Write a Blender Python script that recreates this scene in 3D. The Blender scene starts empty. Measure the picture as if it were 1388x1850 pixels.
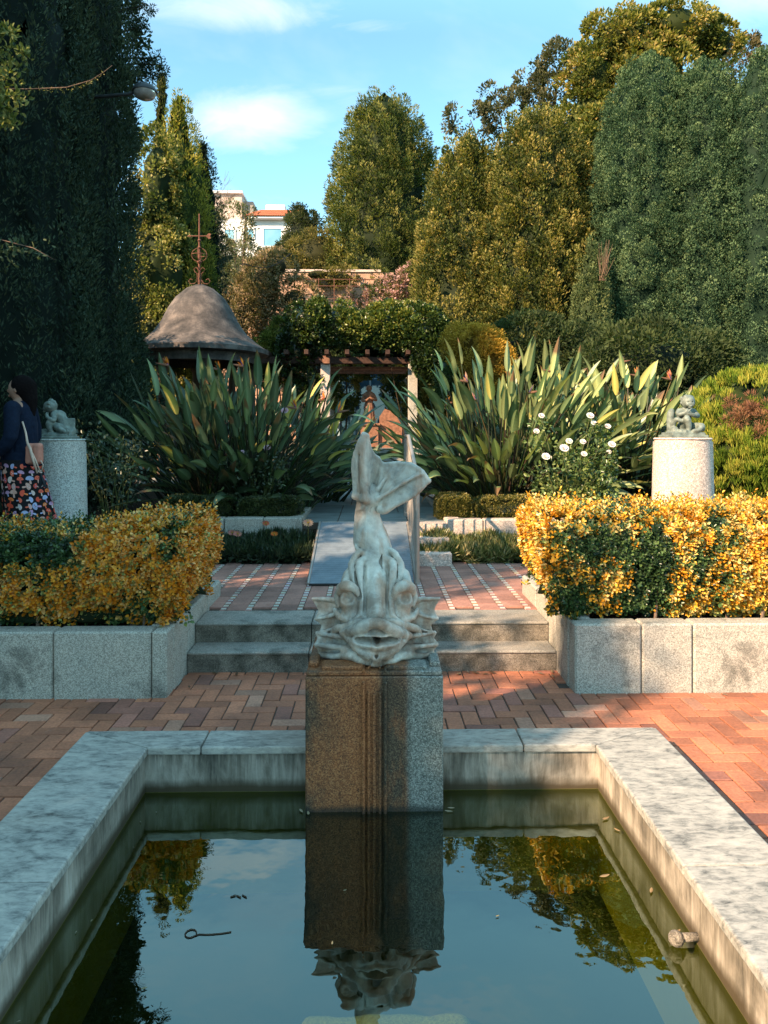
import bpy, math, random
import numpy as np
from mathutils import Vector, Matrix
random.seed(7)
rng = np.random.default_rng(11)
R = math.radians
scn = bpy.context.scene
COL = scn.collection
# ------------------------------------------------------------------ camera frame
CAMZ = 1.70; FPX = 1336.0; YAW = math.atan(23/FPX)
def ray(px, py):
    a = (px-694)/FPX; b = (785-py)/FPX
    f = np.array([math.sin(YAW), math.cos(YAW), 0]); r = np.array([math.cos(YAW), -math.sin(YAW), 0])
    return f + a*r + b*np.array([0, 0, 1.0])
def at(px, py, Y):          # point of the place seen at a photo pixel, at depth Y
    d = ray(px, py); t = Y/d[1]; return np.array([0, 0, CAMZ]) + d*t
def atz(px, py, z):
    d = ray(px, py); t = (z-CAMZ)/d[2]; return np.array([0, 0, CAMZ]) + d*t
def X(px, Y): return float(at(px, 785, Y)[0])
def Z(py, Y): return float(at(694, py, Y)[2])
# ------------------------------------------------------------------ object helpers
WL = {}
def tag(o, label=None, cat=None, group=None, kind=None):
    if label: o['label'] = label
    if cat: o['category'] = cat
    if group: o['group'] = group
    if kind: o['kind'] = kind
    return o
def thing(name, loc, label, cat, group=None, rotz=0):
    o = bpy.data.objects.new(name, None); o.empty_display_size = .1
    COL.objects.link(o); o.location = loc; o.rotation_euler = (0, 0, rotz)
    WL[o.name] = np.array(loc, float)
    return tag(o, label, cat, group)
def mk(name, verts, faces, mat, parent=None, smooth=False, col=None, loc=None, local=False, mats=None, mi=None):
    """link one mesh object; world verts are made local to parent (or loc)"""
    verts = np.asarray(verts, dtype=np.float32).reshape(-1, 3)
    if parent is not None: base = WL[parent.name]
    elif loc is not None: base = np.array(loc, float)
    else: base = np.zeros(3)
    if not local: verts = verts - base.astype(np.float32)
    me = bpy.data.meshes.new(name)
    if isinstance(faces, np.ndarray): fl = [faces]
    elif len(faces) and isinstance(faces[0], np.ndarray) and faces[0].ndim == 2: fl = faces
    else: fl = None
    if fl is not None:
        me.vertices.add(len(verts)); me.vertices.foreach_set('co', verts.ravel())
        tot = sum(f.size for f in fl); nf = sum(len(f) for f in fl)
        me.loops.add(tot); me.loops.foreach_set('vertex_index', np.concatenate([f.ravel() for f in fl]).astype(np.int32))
        me.polygons.add(nf)
        cnt = np.concatenate([np.full(len(f), f.shape[1], np.int32) for f in fl])
        st = np.zeros(nf, np.int32); st[1:] = np.cumsum(cnt)[:-1]
        me.polygons.foreach_set('loop_start', st)
        try: me.polygons.foreach_set('loop_total', cnt)
        except Exception: pass
        me.update(calc_edges=True)
    else:
        me.from_pydata([tuple(map(float, v)) for v in verts], [], [tuple(int(i) for i in f) for f in faces])
    if col is not None:
        a = me.color_attributes.new('Col', 'FLOAT_COLOR', 'POINT')
        c = np.ones((len(verts), 4), np.float32); c[:, :3] = col
        a.data.foreach_set('color', c.ravel())
    if smooth: me.polygons.foreach_set('use_smooth', np.ones(len(me.polygons), bool))
    for m in (mats or ([mat] if mat else [])): me.materials.append(m)
    if mi is not None: me.polygons.foreach_set('material_index', np.asarray(mi, np.int32))
    me.update()
    o = bpy.data.objects.new(name, me); COL.objects.link(o)
    if parent is not None: o.parent = parent; WL[o.name] = base
    else: o.location = base; WL[o.name] = base
    return o
def struct(o): o['kind'] = 'structure'; return o
class MB:                    # mesh builder for simple pieces
    def __init__(s): s.v = []; s.f = []; s.c = []; s.cc = (1, 1, 1)
    def add(s, vs, fs):
        n = len(s.v); s.v += [tuple(map(float, v)) for v in vs]; s.f += [tuple(i+n for i in f) for f in fs]
        s.c += [s.cc]*len(vs); return s
    def box(s, c, d, rz=0, tilt=(0, 0), bev=0.0):
        cx, cy, cz = c; dx, dy, dz = d[0]/2, d[1]/2, d[2]/2
        if bev > 0:
            b = min(bev, dx*.9, dy*.9, dz*.9)
            P = []
            for sz in (-1, 1):
                for (ix, iy, iz) in ((1, 1, 0), (1, 1, 0)): pass
            rings = []
            for z, ins in ((-dz, b), (-dz+b, 0), (dz-b, 0), (dz, b)):
                x, y = dx-ins, dy-ins; bb = b if ins == 0 else b*.6
                rings.append([(-x, -y+bb, z), (-x+bb, -y, z), (x-bb, -y, z), (x, -y+bb, z), (x, y-bb, z), (x-bb, y, z), (-x+bb, y, z), (-x, y-bb, z)])
            for r_ in rings: P += r_
            F = [tuple(reversed(range(8)))] + [(k*8+i, k*8+(i+1) % 8, (k+1)*8+(i+1) % 8, (k+1)*8+i) for k in range(3) for i in range(8)] + [tuple(range(24, 32))]
        else:
            P = [(x*dx, y*dy, z*dz) for z in (-1, 1) for x, y in ((-1, -1), (1, -1), (1, 1), (-1, 1))]
            F = [(3, 2, 1, 0), (4, 5, 6, 7), (0, 1, 5, 4), (1, 2, 6, 5), (2, 3, 7, 6), (3, 0, 4, 7)]
        M = Matrix.Rotation(rz, 3, 'Z') @ Matrix.Rotation(tilt[0], 3, 'X') @ Matrix.Rotation(tilt[1], 3, 'Y')
        return s.add([tuple(M @ Vector(p) + Vector(c)) for p in P], F)
    def span(s, a, b, bev=0.0):   # box from corner a to corner b
        return s.box([(a[i]+b[i])/2 for i in range(3)], [abs(b[i]-a[i]) for i in range(3)], bev=bev)
    def tube(s, pts, rad, n=8, cap=True):
        pts = [Vector(p) for p in pts]; m = len(pts)
        rads = rad if hasattr(rad, '__len__') else [rad]*m
        vs = []; ref = Vector((0.13, 0.31, 1)).normalized()
        for i, p in enumerate(pts):
            t = (pts[min(i+1, m-1)]-pts[max(i-1, 0)])
            t = t.normalized() if t.length > 0 else Vector((0, 0, 1))
            r0 = ref if abs(t.dot(ref)) < .95 else Vector((1, 0, 0))
            u = t.cross(r0).normalized(); w = t.cross(u)
            for k in range(n):
                a = 2*math.pi*k/n; vs.append(p + (u*math.cos(a)+w*math.sin(a))*rads[i])
        fs = [(i*n+k, i*n+(k+1) % n, (i+1)*n+(k+1) % n, (i+1)*n+k) for i in range(m-1) for k in range(n)]
        if cap: fs += [tuple(reversed(range(n))), tuple(range((m-1)*n, m*n))]
        return s.add(vs, fs)
    def lathe(s, prof, c=(0, 0, 0), n=32, cap=True):
        vs = [(c[0]+r*math.cos(2*math.pi*k/n), c[1]+r*math.sin(2*math.pi*k/n), c[2]+z) for r, z in prof for k in range(n)]
        m = len(prof)
        fs = [(i*n+k, i*n+(k+1) % n, (i+1)*n+(k+1) % n, (i+1)*n+k) for i in range(m-1) for k in range(n)]
        if cap: fs += [tuple(reversed(range(n))), tuple(range((m-1)*n, m*n))]
        return s.add(vs, fs)
    def build(s, name, mat, parent=None, smooth=False, loc=None, usecol=False):
        return mk(name, np.array(s.v), s.f, mat, parent, smooth, col=(np.array(s.c) if usecol else None), loc=loc)
def autosmooth(o, ang=40):
    me = o.data
    me.polygons.foreach_set('use_smooth', np.ones(len(me.polygons), bool))
    try: me.set_sharp_from_angle(angle=R(ang))
    except Exception: pass
    return o
# ------------------------------------------------------------------ material graph helper
class G:
    def __init__(s, name):
        s.m = bpy.data.materials.new(name); s.m.use_nodes = True
        s.t = s.m.node_tree; s.t.nodes.clear(); s.n = s.t.nodes
        s.out = s.n.new('ShaderNodeOutputMaterial'); s.tc = s.n.new('ShaderNodeTexCoord')
        s.obj = s.tc.outputs['Object']
    def L(s, a, b): s.t.links.new(a, b)
    def put(s, sock, v):
        if isinstance(v, bpy.types.NodeSocket): s.L(v, sock)
        elif isinstance(v, (int, float)):
            try: sock.default_value = v
            except TypeError: sock.default_value = (v, v, v)
        else:
            v = tuple(v)
            if len(sock.default_value) == 4 and len(v) == 3: v = v+(1,)
            sock.default_value = v
    def mapping(s, scale=(1, 1, 1), rot=(0, 0, 0), loc=(0, 0, 0), src=None):
        k = s.n.new('ShaderNodeMapping'); s.put(k.inputs['Vector'], src or s.obj)
        k.inputs['Scale'].default_value = scale; k.inputs['Rotation'].default_value = rot; k.inputs['Location'].default_value = loc
        return k.outputs[0]
    def noise(s, scale, detail=4, rough=.55, vec=None, dist=0):
        k = s.n.new('ShaderNodeTexNoise'); s.put(k.inputs['Vector'], vec or s.obj)
        k.inputs['Scale'].default_value = scale; k.inputs['Detail'].default_value = detail
        k.inputs['Roughness'].default_value = rough; k.inputs['Distortion'].default_value = dist
        return k.outputs['Fac']
    def voro(s, scale, vec=None, feature='F1', out='Distance', rand=1):
        k = s.n.new('ShaderNodeTexVoronoi'); k.feature = feature; s.put(k.inputs['Vector'], vec or s.obj)
        k.inputs['Scale'].default_value = scale; k.inputs['Randomness'].default_value = rand
        return k.outputs[out]
    def ramp(s, fac, stops, mode='LINEAR'):
        k = s.n.new('ShaderNodeValToRGB'); s.put(k.inputs[0], fac); e = k.color_ramp.elements; k.color_ramp.interpolation = mode
        while len(e) < len(stops): e.new(.5)
        for i, (p, c) in enumerate(stops):
            e[i].position = p; c = (c, c, c) if isinstance(c, (int, float)) else c; e[i].color = tuple(c)+(1,)
        return k.outputs[0]
    def mix(s, fac, a, b, mode='MIX'):
        k = s.n.new('ShaderNodeMix'); k.data_type = 'RGBA'; k.blend_type = mode
        s.put(k.inputs[0], fac); s.put(k.inputs[6], a); s.put(k.inputs[7], b); return k.outputs[2]
    def math(s, op, a, b=0.0, c=0.0, clamp=False):
        k = s.n.new('ShaderNodeMath'); k.operation = op; k.use_clamp = clamp
        s.put(k.inputs[0], a); s.put(k.inputs[1], b); s.put(k.inputs[2], c); return k.outputs[0]
    def sep(s, v=None):
        k = s.n.new('ShaderNodeSeparateXYZ'); s.put(k.inputs[0], v or s.obj); return k.outputs
    def attr(s, name='Col'):
        k = s.n.new('ShaderNodeAttribute'); k.attribute_name = name; return k.outputs['Color']
    def bump(s, h, strength=.5, dist=.01, nrm=None):
        k = s.n.new('ShaderNodeBump'); k.inputs['Strength'].default_value = strength; k.inputs['Distance'].default_value = dist
        s.put(k.inputs['Height'], h)
        if nrm: s.L(nrm, k.inputs['Normal'])
        return k.outputs[0]
    def bsdf(s, color, rough=.7, spec=.4, normal=None, metal=0, **kw):
        k = s.n.new('ShaderNodeBsdfPrincipled'); s.put(k.inputs['Base Color'], color); s.put(k.inputs['Roughness'], rough)
        k.inputs['Specular IOR Level'].default_value = spec; k.inputs['Metallic'].default_value = metal
        for a, b in kw.items(): s.put(k.inputs[a], b)
        if normal: s.L(normal, k.inputs['Normal'])
        return k.outputs[0]
    def done(s, sh): s.L(sh, s.out.inputs['Surface']); return s.m
def simple(name, c, rough=.7, spec=.3, metal=0, var=.25, scale=8, bump=.2):
    g = G(name); n = g.noise(scale, 5)
    col = g.mix(g.ramp(n, [(.3, 0), (.7, 1)]), tuple(x*(1-var) for x in c), tuple(min(1, x*(1+var)) for x in c))
    return g.done(g.bsdf(col, rough, spec, g.bump(n, bump, .01), metal))
def leafmat(name, trans=.3, rough=.5, spec=.3, tcol=(1.1, 1.25, .5)):
    g = G(name); c = g.attr()
    b = g.bsdf(c, rough, spec)
    t = g.n.new('ShaderNodeBsdfTranslucent'); g.put(t.inputs[0], g.mix(1, c, tcol, 'MULTIPLY'))
    mx = g.n.new('ShaderNodeMixShader'); mx.inputs[0].default_value = trans; g.L(b, mx.inputs[1]); g.L(t.outputs[0], mx.inputs[2])
    return g.done(mx.outputs[0])
def granite(name, base=(.30, .29, .26), moss=.5, speck=1.0, mosscol=(.05, .055, .045), warm=(.36, .30, .24), sc=1.0):
    g = G(name)
    v1 = g.voro(210*sc, out='Color'); sp = g.sep(v1)[0]
    n1 = g.noise(95*sc, 6, .7)
    f = g.math('ADD', g.math('MULTIPLY', sp, .6*speck), g.math('MULTIPLY', n1, .9))
    c = g.ramp(f, [(.28, tuple(x*.45 for x in base)), (.55, base), (.72, tuple(min(.75, x*1.25) for x in base)), (.95, tuple(min(.8, x*1.9) for x in base))])
    big = g.noise(1.7, 5, .6)
    c = g.mix(g.ramp(big, [(.35, 0), (.7, .55)]), c, g.mix(1, c, tuple(w/b for w, b in zip(warm, base)), 'MULTIPLY'))
    m2 = g.noise(4.0, 8, .68, dist=.4)
    mf = g.ramp(m2, [(.62-.22*moss, 0), (.78-.12*moss, 1)])
    c = g.mix(g.math('MULTIPLY', mf, .85), c, mosscol)
    n = g.bump(g.math('ADD', n1, g.math('MULTIPLY', sp, .3)), .55, .006)
    return g.done(g.bsdf(c, .85, .25, n))
# ------------------------------------------------------------------ leaf geometry
def unit(v): return v/np.maximum(np.linalg.norm(v, axis=-1, keepdims=True), 1e-9)
_K = rng.normal(size=(24, 3)); _P = rng.uniform(0, 6.28, 24)
def nz(p, s=1.0, off=0):     # cheap smooth noise, about -1..1
    p = np.asarray(p)*s; r = 0
    for i in range(8):
        k = _K[(i+off) % 24]*(1+.35*i); r = r+np.sin(p@k+_P[(i+off) % 24]+1.7*np.sin(p@_K[(i+off+7) % 24]))/(1+.3*i)
    return r/3.2
def rv(n): return unit(rng.normal(size=(n, 3)))
def leaves(c, d, nrm, ln, wd, kind=4, fold=.25, droop=0.):
    """leaf cards: centre-base c, length axis d, face normal nrm. kind 4 = diamond (2 tris), 6 = rounded (2 quads)"""
    n = len(c); d = unit(d); s = unit(np.cross(d, nrm)); u = np.cross(s, d)
    ln = np.broadcast_to(np.asarray(ln, float), (n,))[:, None]; wd = np.broadcast_to(np.asarray(wd, float), (n,))[:, None]
    tip = c+d*ln-u*ln*droop
    if kind == 4:
        m = c+d*ln*.5+u*wd*fold
        V = np.stack([c, m-s*wd*.5, tip, m+s*wd*.5], 1).reshape(-1, 3)
        b = np.arange(n)[:, None]*4
        F = np.concatenate([b+np.array([[0, 2, 1]]), b+np.array([[0, 3, 2]])], 0)
        return V, F, 4
    a1 = c+d*ln*.28+u*wd*fold; a2 = c+d*ln*.72+u*wd*fold-u*ln*droop*.4
    V = np.stack([c, a1-s*wd*.46, a2-s*wd*.42, tip, a2+s*wd*.42, a1+s*wd*.46], 1).reshape(-1, 3)
    b = np.arange(n)[:, None]*6
    F = np.concatenate([b+np.array([[0, 3, 2, 1]]), b+np.array([[0, 5, 4, 3]])], 0)
    return V, F, 6
class Fol:                    # collects foliage with colours
    def __init__(s): s.V = []; s.F3 = []; s.F4 = []; s.C = []; s.n = 0
    def put(s, V, F, col):
        F = F+s.n; (s.F3 if F.shape[1] == 3 else s.F4).append(F); s.V.append(V); s.C.append(col); s.n += len(V)
    def leaves(s, c, d, nrm, ln, wd, col, kind=4, fold=.25, droop=0.):
        V, F, k = leaves(c, d, nrm, ln, wd, kind, fold, droop)
        s.put(V, F, np.repeat(np.clip(col, .002, .9), k, 0))
    def blob(s, c, r, col, seg=26, rings=18, lump=.12, ns=1.5):
        th = np.linspace(0, math.pi, rings); ph = np.linspace(0, 2*math.pi, seg, endpoint=False)
        T, P = np.meshgrid(th, ph, indexing='ij')
        u = np.stack([np.sin(T)*np.cos(P), np.sin(T)*np.sin(P), np.cos(T)], -1).reshape(-1, 3)
        k = 1+lump*nz(u*np.array(r)+np.array(c), ns)
        V = np.array(c)+u*np.array(r)*k[:, None]+rng.normal(0, .06*min(r), u.shape)
        i = np.arange(rings-1)[:, None]*seg; j = np.arange(seg)[None]; j2 = (j+1) % seg
        F = np.stack([i+j, i+seg+j, i+seg+j2, i+j2], -1).reshape(-1, 4)
        s.put(V, F, np.tile(np.array(col, float), (len(V), 1)))
    def clumps(s, C, Nn, rad, per, ln, wd, pal, up=.3, out=1., rnd=.6, hemi=.2, cvar=.6, lvar=.3, shell=.55, mixer=None, kind=4):
        """clusters of leaves: centres C, outward Nn, radii rad (k,) or (k,3)"""
        k = len(C); rad = np.broadcast_to(np.asarray(rad, float).reshape(-1, 1) if np.ndim(rad) == 1 else np.asarray(rad, float), (k, 3))
        idx = np.repeat(np.arange(k), per); n = len(idx)
        u = unit(rv(n)+Nn[idx]*hemi*2)
        p = C[idx]+u*rad[idx]*rng.uniform(shell, 1.05, (n, 1))
        d = unit(u*out+np.array([0, 0, up])+rv(n)*rnd)
        nr = unit(u*.6+rv(n)*.7)
        t = np.clip(.5+cvar*(rng.uniform(-.5, .5, k)[idx]) + lvar*rng.uniform(-1, 1, n) + (mixer[idx] if mixer is not None else 0), 0, 1)
        pal = np.array(pal, float); q = t*(len(pal)-1); a = np.floor(q).astype(int).clip(0, len(pal)-2); f = (q-a)[:, None]
        col = pal[a]*(1-f)+pal[a+1]*f
        L = np.broadcast_to(np.asarray(ln, float), (n,))*rng.uniform(.7, 1.25, n)
        s.leaves(p, d, nr, L, L*wd, col, kind)
    def build(s, name, mat, parent):
        fl = [np.concatenate(x).astype(np.int32) for x in (s.F3, s.F4) if x]
        return mk(name, np.concatenate(s.V), fl, mat, parent, col=np.concatenate(s.C))
def lerp_prof(h, pts):
    return np.interp(h, [p[0] for p in pts], [p[1] for p in pts])
def trunk(parent, base, top, r0, r1, mat, limbs=(), n=10):
    b = MB(); base = Vector(base); top = Vector(top); P = []; Rr = []
    for i in range(9):
        t = i/8; p = base.lerp(top, t)+Vector((math.sin(t*5+base.x)*.05, math.cos(t*4+base.y)*.05, 0))*(1 if 0 < i else 0)
        P.append(p); Rr.append(r0*(1-t)+r1*t+(r0*.5*(1-t*6) if t < .16 else 0))
    b.tube(P, Rr, n)
    for (t, q, r) in limbs:
        p = base.lerp(top, t); q = Vector(q); b.tube([p, p.lerp(q, .5)+Vector((0, 0, -.1)), q], [r, r*.7, r*.3], 6)
    return b.build('trunk', mat, parent, True)
# ------------------------------------------------------------------ signed distance sculpting
class Sculpt:
    def __init__(s, lo, hi, h):
        s.h = h; s.lo = np.array(lo, float); n = np.ceil((np.array(hi)-s.lo)/h).astype(int)+1
        s.n = n; s.D = np.full(tuple(n), 1.0, np.float32)
        s.ax = [(s.lo[i]+h*np.arange(n[i])).astype(np.float32) for i in range(3)]
    def _reg(s, lo, hi, m):
        i0 = [max(0, int((lo[i]-m-s.lo[i])/s.h)) for i in range(3)]; i1 = [min(int(s.n[i]), int((hi[i]+m-s.lo[i])/s.h)+2) for i in range(3)]
        sl = tuple(slice(a, max(a, b)) for a, b in zip(i0, i1))
        g = np.meshgrid(*[s.ax[i][sl[i]] for i in range(3)], indexing='ij')
        return sl, np.stack(g, -1)
    def _comb(s, sl, d, k, sub):
        a = s.D[sl]
        if sub:
            h = np.clip(.5-.5*(a+d)/k, 0, 1); s.D[sl] = a*(1-h)+(-d)*h+k*h*(1-h)
        else:
            h = np.clip(.5+.5*(a-d)/k, 0, 1); s.D[sl] = a*(1-h)+d*h-k*h*(1-h)
    def ell(s, c, r, k=.02, sub=False, rot=None):
        c = np.array(c, np.float32); r = np.array(r, np.float32); rm = float(r.max())
        sl, P = s._reg(c-rm, c+rm, k*1.5+.01); P = P-c
        if rot is not None: P = P@np.array(rot, np.float32)
        k0 = np.linalg.norm(P/r, axis=-1); k1 = np.linalg.norm(P/(r*r), axis=-1)
        s._comb(sl, k0*(k0-1)/np.maximum(k1, 1e-6), k, sub); return s
    def cap(s, a, b, ra, rb=None, k=.02, sub=False):
        rb = ra if rb is None else rb; a = np.array(a, np.float32); b = np.array(b, np.float32); m = max(ra, rb)
        sl, P = s._reg(np.minimum(a, b)-m, np.maximum(a, b)+m, k*1.5+.01)
        pa = P-a; ba = b-a; t = np.clip((pa@ba)/max(float(ba@ba), 1e-9), 0, 1)
        d = np.linalg.norm(pa-t[..., None]*ba, axis=-1)-(ra+(rb-ra)*t)
        s._comb(sl, d, k, sub); return s
    def chain(s, pts, r, k=.012, sub=False, mirror=False):
        rs = r if hasattr(r, '__len__') else [r]*len(pts)
        P = pts
        if len(pts) > 2:      # smooth the polyline
            q = []; qr = []; A = [np.array(p, float) for p in pts]
            for i in range(len(A)-1):
                p0 = A[max(i-1, 0)]; p1 = A[i]; p2 = A[i+1]; p3 = A[min(i+2, len(A)-1)]
                for t in (0, .33, .66):
                    q.append(.5*((2*p1)+(-p0+p2)*t+(2*p0-5*p1+4*p2-p3)*t*t+(-p0+3*p1-3*p2+p3)*t**3)); qr.append(rs[i]*(1-t)+rs[i+1]*t)
            q.append(A[-1]); qr.append(rs[-1]); P = q; rs = qr
        A = np.array([list(map(float, p)) for p in P], np.float32); m = float(max(rs))
        sl, G_ = s._reg(A.min(0)-m, A.max(0)+m, k*1.5+.01); d = None
        for i in range(len(A)-1):
            ba = A[i+1]-A[i]; pa = G_-A[i]; t = np.clip((pa@ba)/max(float(ba@ba), 1e-9), 0, 1)
            q = np.linalg.norm(pa-t[..., None]*ba, axis=-1)-(rs[i]+(rs[i+1]-rs[i])*t)
            d = q if d is None else np.minimum(d, q)
        s._comb(sl, d, k, sub)
        if mirror: s.chain([(-p[0], p[1], p[2]) for p in pts], r, k, sub)
        return s
    def tri(s, a, b, c, th, k=.008, mirror=False):
        if mirror: s.tri(*[(-p[0], p[1], p[2]) for p in (a, b, c)], th, k)
        a, b, c = [np.array(p, np.float32) for p in (a, b, c)]
        sl, P = s._reg(np.minimum(np.minimum(a, b), c)-th, np.maximum(np.maximum(a, b), c)+th, k*1.5+.01)
        n = np.cross(b-a, c-a); d2 = np.full(P.shape[:-1], 1e9, np.float32); ins = np.ones(P.shape[:-1], bool)
        for p, q in ((a, b), (b, c), (c, a)):
            e = q-p; v = P-p; t = np.clip((v@e)/float(e@e), 0, 1); w = v-t[..., None]*e
            d2 = np.minimum(d2, (w*w).sum(-1)); ins &= (v@np.cross(n, e)) > 0
        pl = (P-a)@n; d2 = np.where(ins, pl*pl/float(n@n), d2)
        s._comb(sl, np.sqrt(d2)-th, k, False); return s
    def box(s, c, hs, rnd=.01, k=.01, rz=0, sub=False):
        c = np.array(c, np.float32); m = float(np.linalg.norm(hs)); sl, P = s._reg(c-m, c+m, k*1.5+.01); P = P-c
        if rz: cs, sn = math.cos(rz), math.sin(rz); P = P@np.array([[cs, -sn, 0], [sn, cs, 0], [0, 0, 1]], np.float32)
        q = np.abs(P)-(np.array(hs, np.float32)-rnd)
        s._comb(sl, np.linalg.norm(np.maximum(q, 0), axis=-1)+np.minimum(q.max(-1), 0)-rnd, k, sub); return s
    def wob(s, amp, sc):      # surface unevenness
        sl, P = s._reg(s.lo, s.lo+s.h*s.n, 0); m = np.abs(s.D) < .03
        s.D[m] += (amp*nz(P[m], sc)).astype(np.float32); return s
    def mesh(s):
        D = s.D; h = s.h; I = D < 0; nx, ny, nz_ = D.shape
        cs = np.zeros((nx-1, ny-1, nz_-1, 3), np.float32); cn = np.zeros((nx-1, ny-1, nz_-1), np.float32)
        corner = [(i, j, k) for i in (0, 1) for j in (0, 1) for k in (0, 1)]
        def sub(A, o): return A[o[0]:nx-1+o[0], o[1]:ny-1+o[1], o[2]:nz_-1+o[2]]
        any_in = np.zeros(cn.shape, bool); all_in = np.ones(cn.shape, bool)
        for o in corner: q = sub(I, o); any_in |= q; all_in &= q
        act = any_in & ~all_in; idx = np.argwhere(act)
        acc = np.zeros((len(idx), 3)); cnt = np.zeros(len(idx))
        val = {o: D[idx[:, 0]+o[0], idx[:, 1]+o[1], idx[:, 2]+o[2]] for o in corner}
        for o in corner:
            for a in range(3):
                if o[a] == 0:
                    p = list(o); p[a] = 1; p = tuple(p); va, vb = val[o], val[p]; m = (va < 0) != (vb < 0)
                    t = np.where(m, va/np.where(m, va-vb, 1), 0)
                    pos = np.array(o, float)[None].repeat(len(idx), 0); pos[:, a] += t
                    acc[m] += pos[m]; cnt[m] += 1
        V = (idx+acc/np.maximum(cnt, 1)[:, None])*h+s.lo
        num = np.full(act.shape, -1, np.int64); num[act] = np.arange(len(idx))
        Fs = []
        for a in range(3):
            b, c = (a+1) % 3, (a+2) % 3
            A = np.take(I, range(0, I.shape[a]-1), a); B = np.take(I, range(1, I.shape[a]), a)
            e = np.argwhere(A != B); e = e[(e[:, b] > 0) & (e[:, c] > 0)]
            e = e[(e[:, b] < act.shape[b]) & (e[:, c] < act.shape[c])]
            ins = A[tuple(e.T)]
            def nn(db, dc):
                q = e.copy(); q[:, b] -= db; q[:, c] -= dc; return num[tuple(q.T)]
            F = np.stack([nn(1, 1), nn(0, 1), nn(0, 0), nn(1, 0)], 1)
            F[~ins] = F[~ins][:, ::-1]; Fs.append(F)
        F = np.concatenate(Fs); F = F[(F >= 0).all(1)]
        return V, F
# ================================================================== MATERIALS
def brickmat():
    g = G('terracotta_brick'); c = g.attr(); n = g.noise(2.2, 7, .7); f = g.noise(60, 4)
    c = g.mix(g.ramp(n, [(.42, 0), (.75, .75)]), c, (.085, .045, .035))
    c = g.mix(.5, c, g.ramp(f, [(.3, .35), (.7, .75)]), 'OVERLAY')
    lich = g.ramp(g.noise(5.3, 8, .75), [(.63, 0), (.72, .5)]); c = g.mix(lich, c, (.30, .24, .2))
    return g.done(g.bsdf(c, .72, .35, g.bump(g.math('ADD', f, g.math('MULTIPLY', n, .6)), .5, .004)))
def marblemat():             # weathered coping slabs, streaks running across
    g = G('weathered_marble_coping')
    v = g.mapping((2.2, 5, 5)); n = g.noise(2.6, 9, .72, v, .6); n2 = g.noise(18, 6, .7, g.mapping((1, 2.4, 2)), .5); n3 = g.noise(1.1, 3)
    f = g.math('ADD', g.math('MULTIPLY', n, .5), g.math('MULTIPLY', n2, .53))
    c = g.ramp(f, [(.37, (.07, .068, .062)), (.45, (.22, .21, .185)), (.53, (.36, .335, .29)), (.69, (.54, .49, .41))])
    c = g.mix(g.ramp(n3, [(.5, 0), (.75, .4)]), c, (.36, .25, .17))
    return g.done(g.bsdf(c, .55, .4, g.bump(f, .5, .004)))
def wallmat():               # pool inner wall with vertical weather streaks
    g = G('streaked_pool_wall')
    n = g.noise(3, 9, .72, g.mapping((6, 6, .8)), .8); n2 = g.noise(2.3, 8, .65, None, .5); z = g.sep()[2]
    c = g.ramp(g.math('ADD', g.math('MULTIPLY', n, .5), g.math('MULTIPLY', n2, .55)), [(.36, (.07, .06, .045)), (.47, (.22, .185, .14)), (.6, (.45, .385, .31)), (.8, (.62, .55, .47))])
    zz = g.math('ADD', z, g.math('MULTIPLY', n2, .06))
    zz = g.math('SUBTRACT', zz, .63); z = g.math('SUBTRACT', z, .6)
    low = g.ramp(g.math('MULTIPLY_ADD', zz, 4, .5), [(0, 1), (.16, .95), (.26, .5), (.34, 0)])
    c = g.mix(low, c, (.06, .042, .02))
    drip = g.math('MULTIPLY', g.ramp(g.noise(5, 8, .7, g.mapping((7, 7, .5)), .4), [(.42, 0), (.6, .9)]), g.ramp(g.math('MULTIPLY_ADD', z, 4, .5), [(.45, 0), (.95, 1)]))
    c = g.mix(drip, c, (.055, .05, .04))
    sub = g.ramp(g.math('MULTIPLY_ADD', z, 2, .8), [(.45, 1), (.585, 1), (.592, 0)])
    c = g.mix(sub, c, g.mix(n2, (.14, .13, .02), (.30, .27, .05)))
    return g.done(g.bsdf(c, .75, .3, g.bump(n, .4, .004)))
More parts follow.
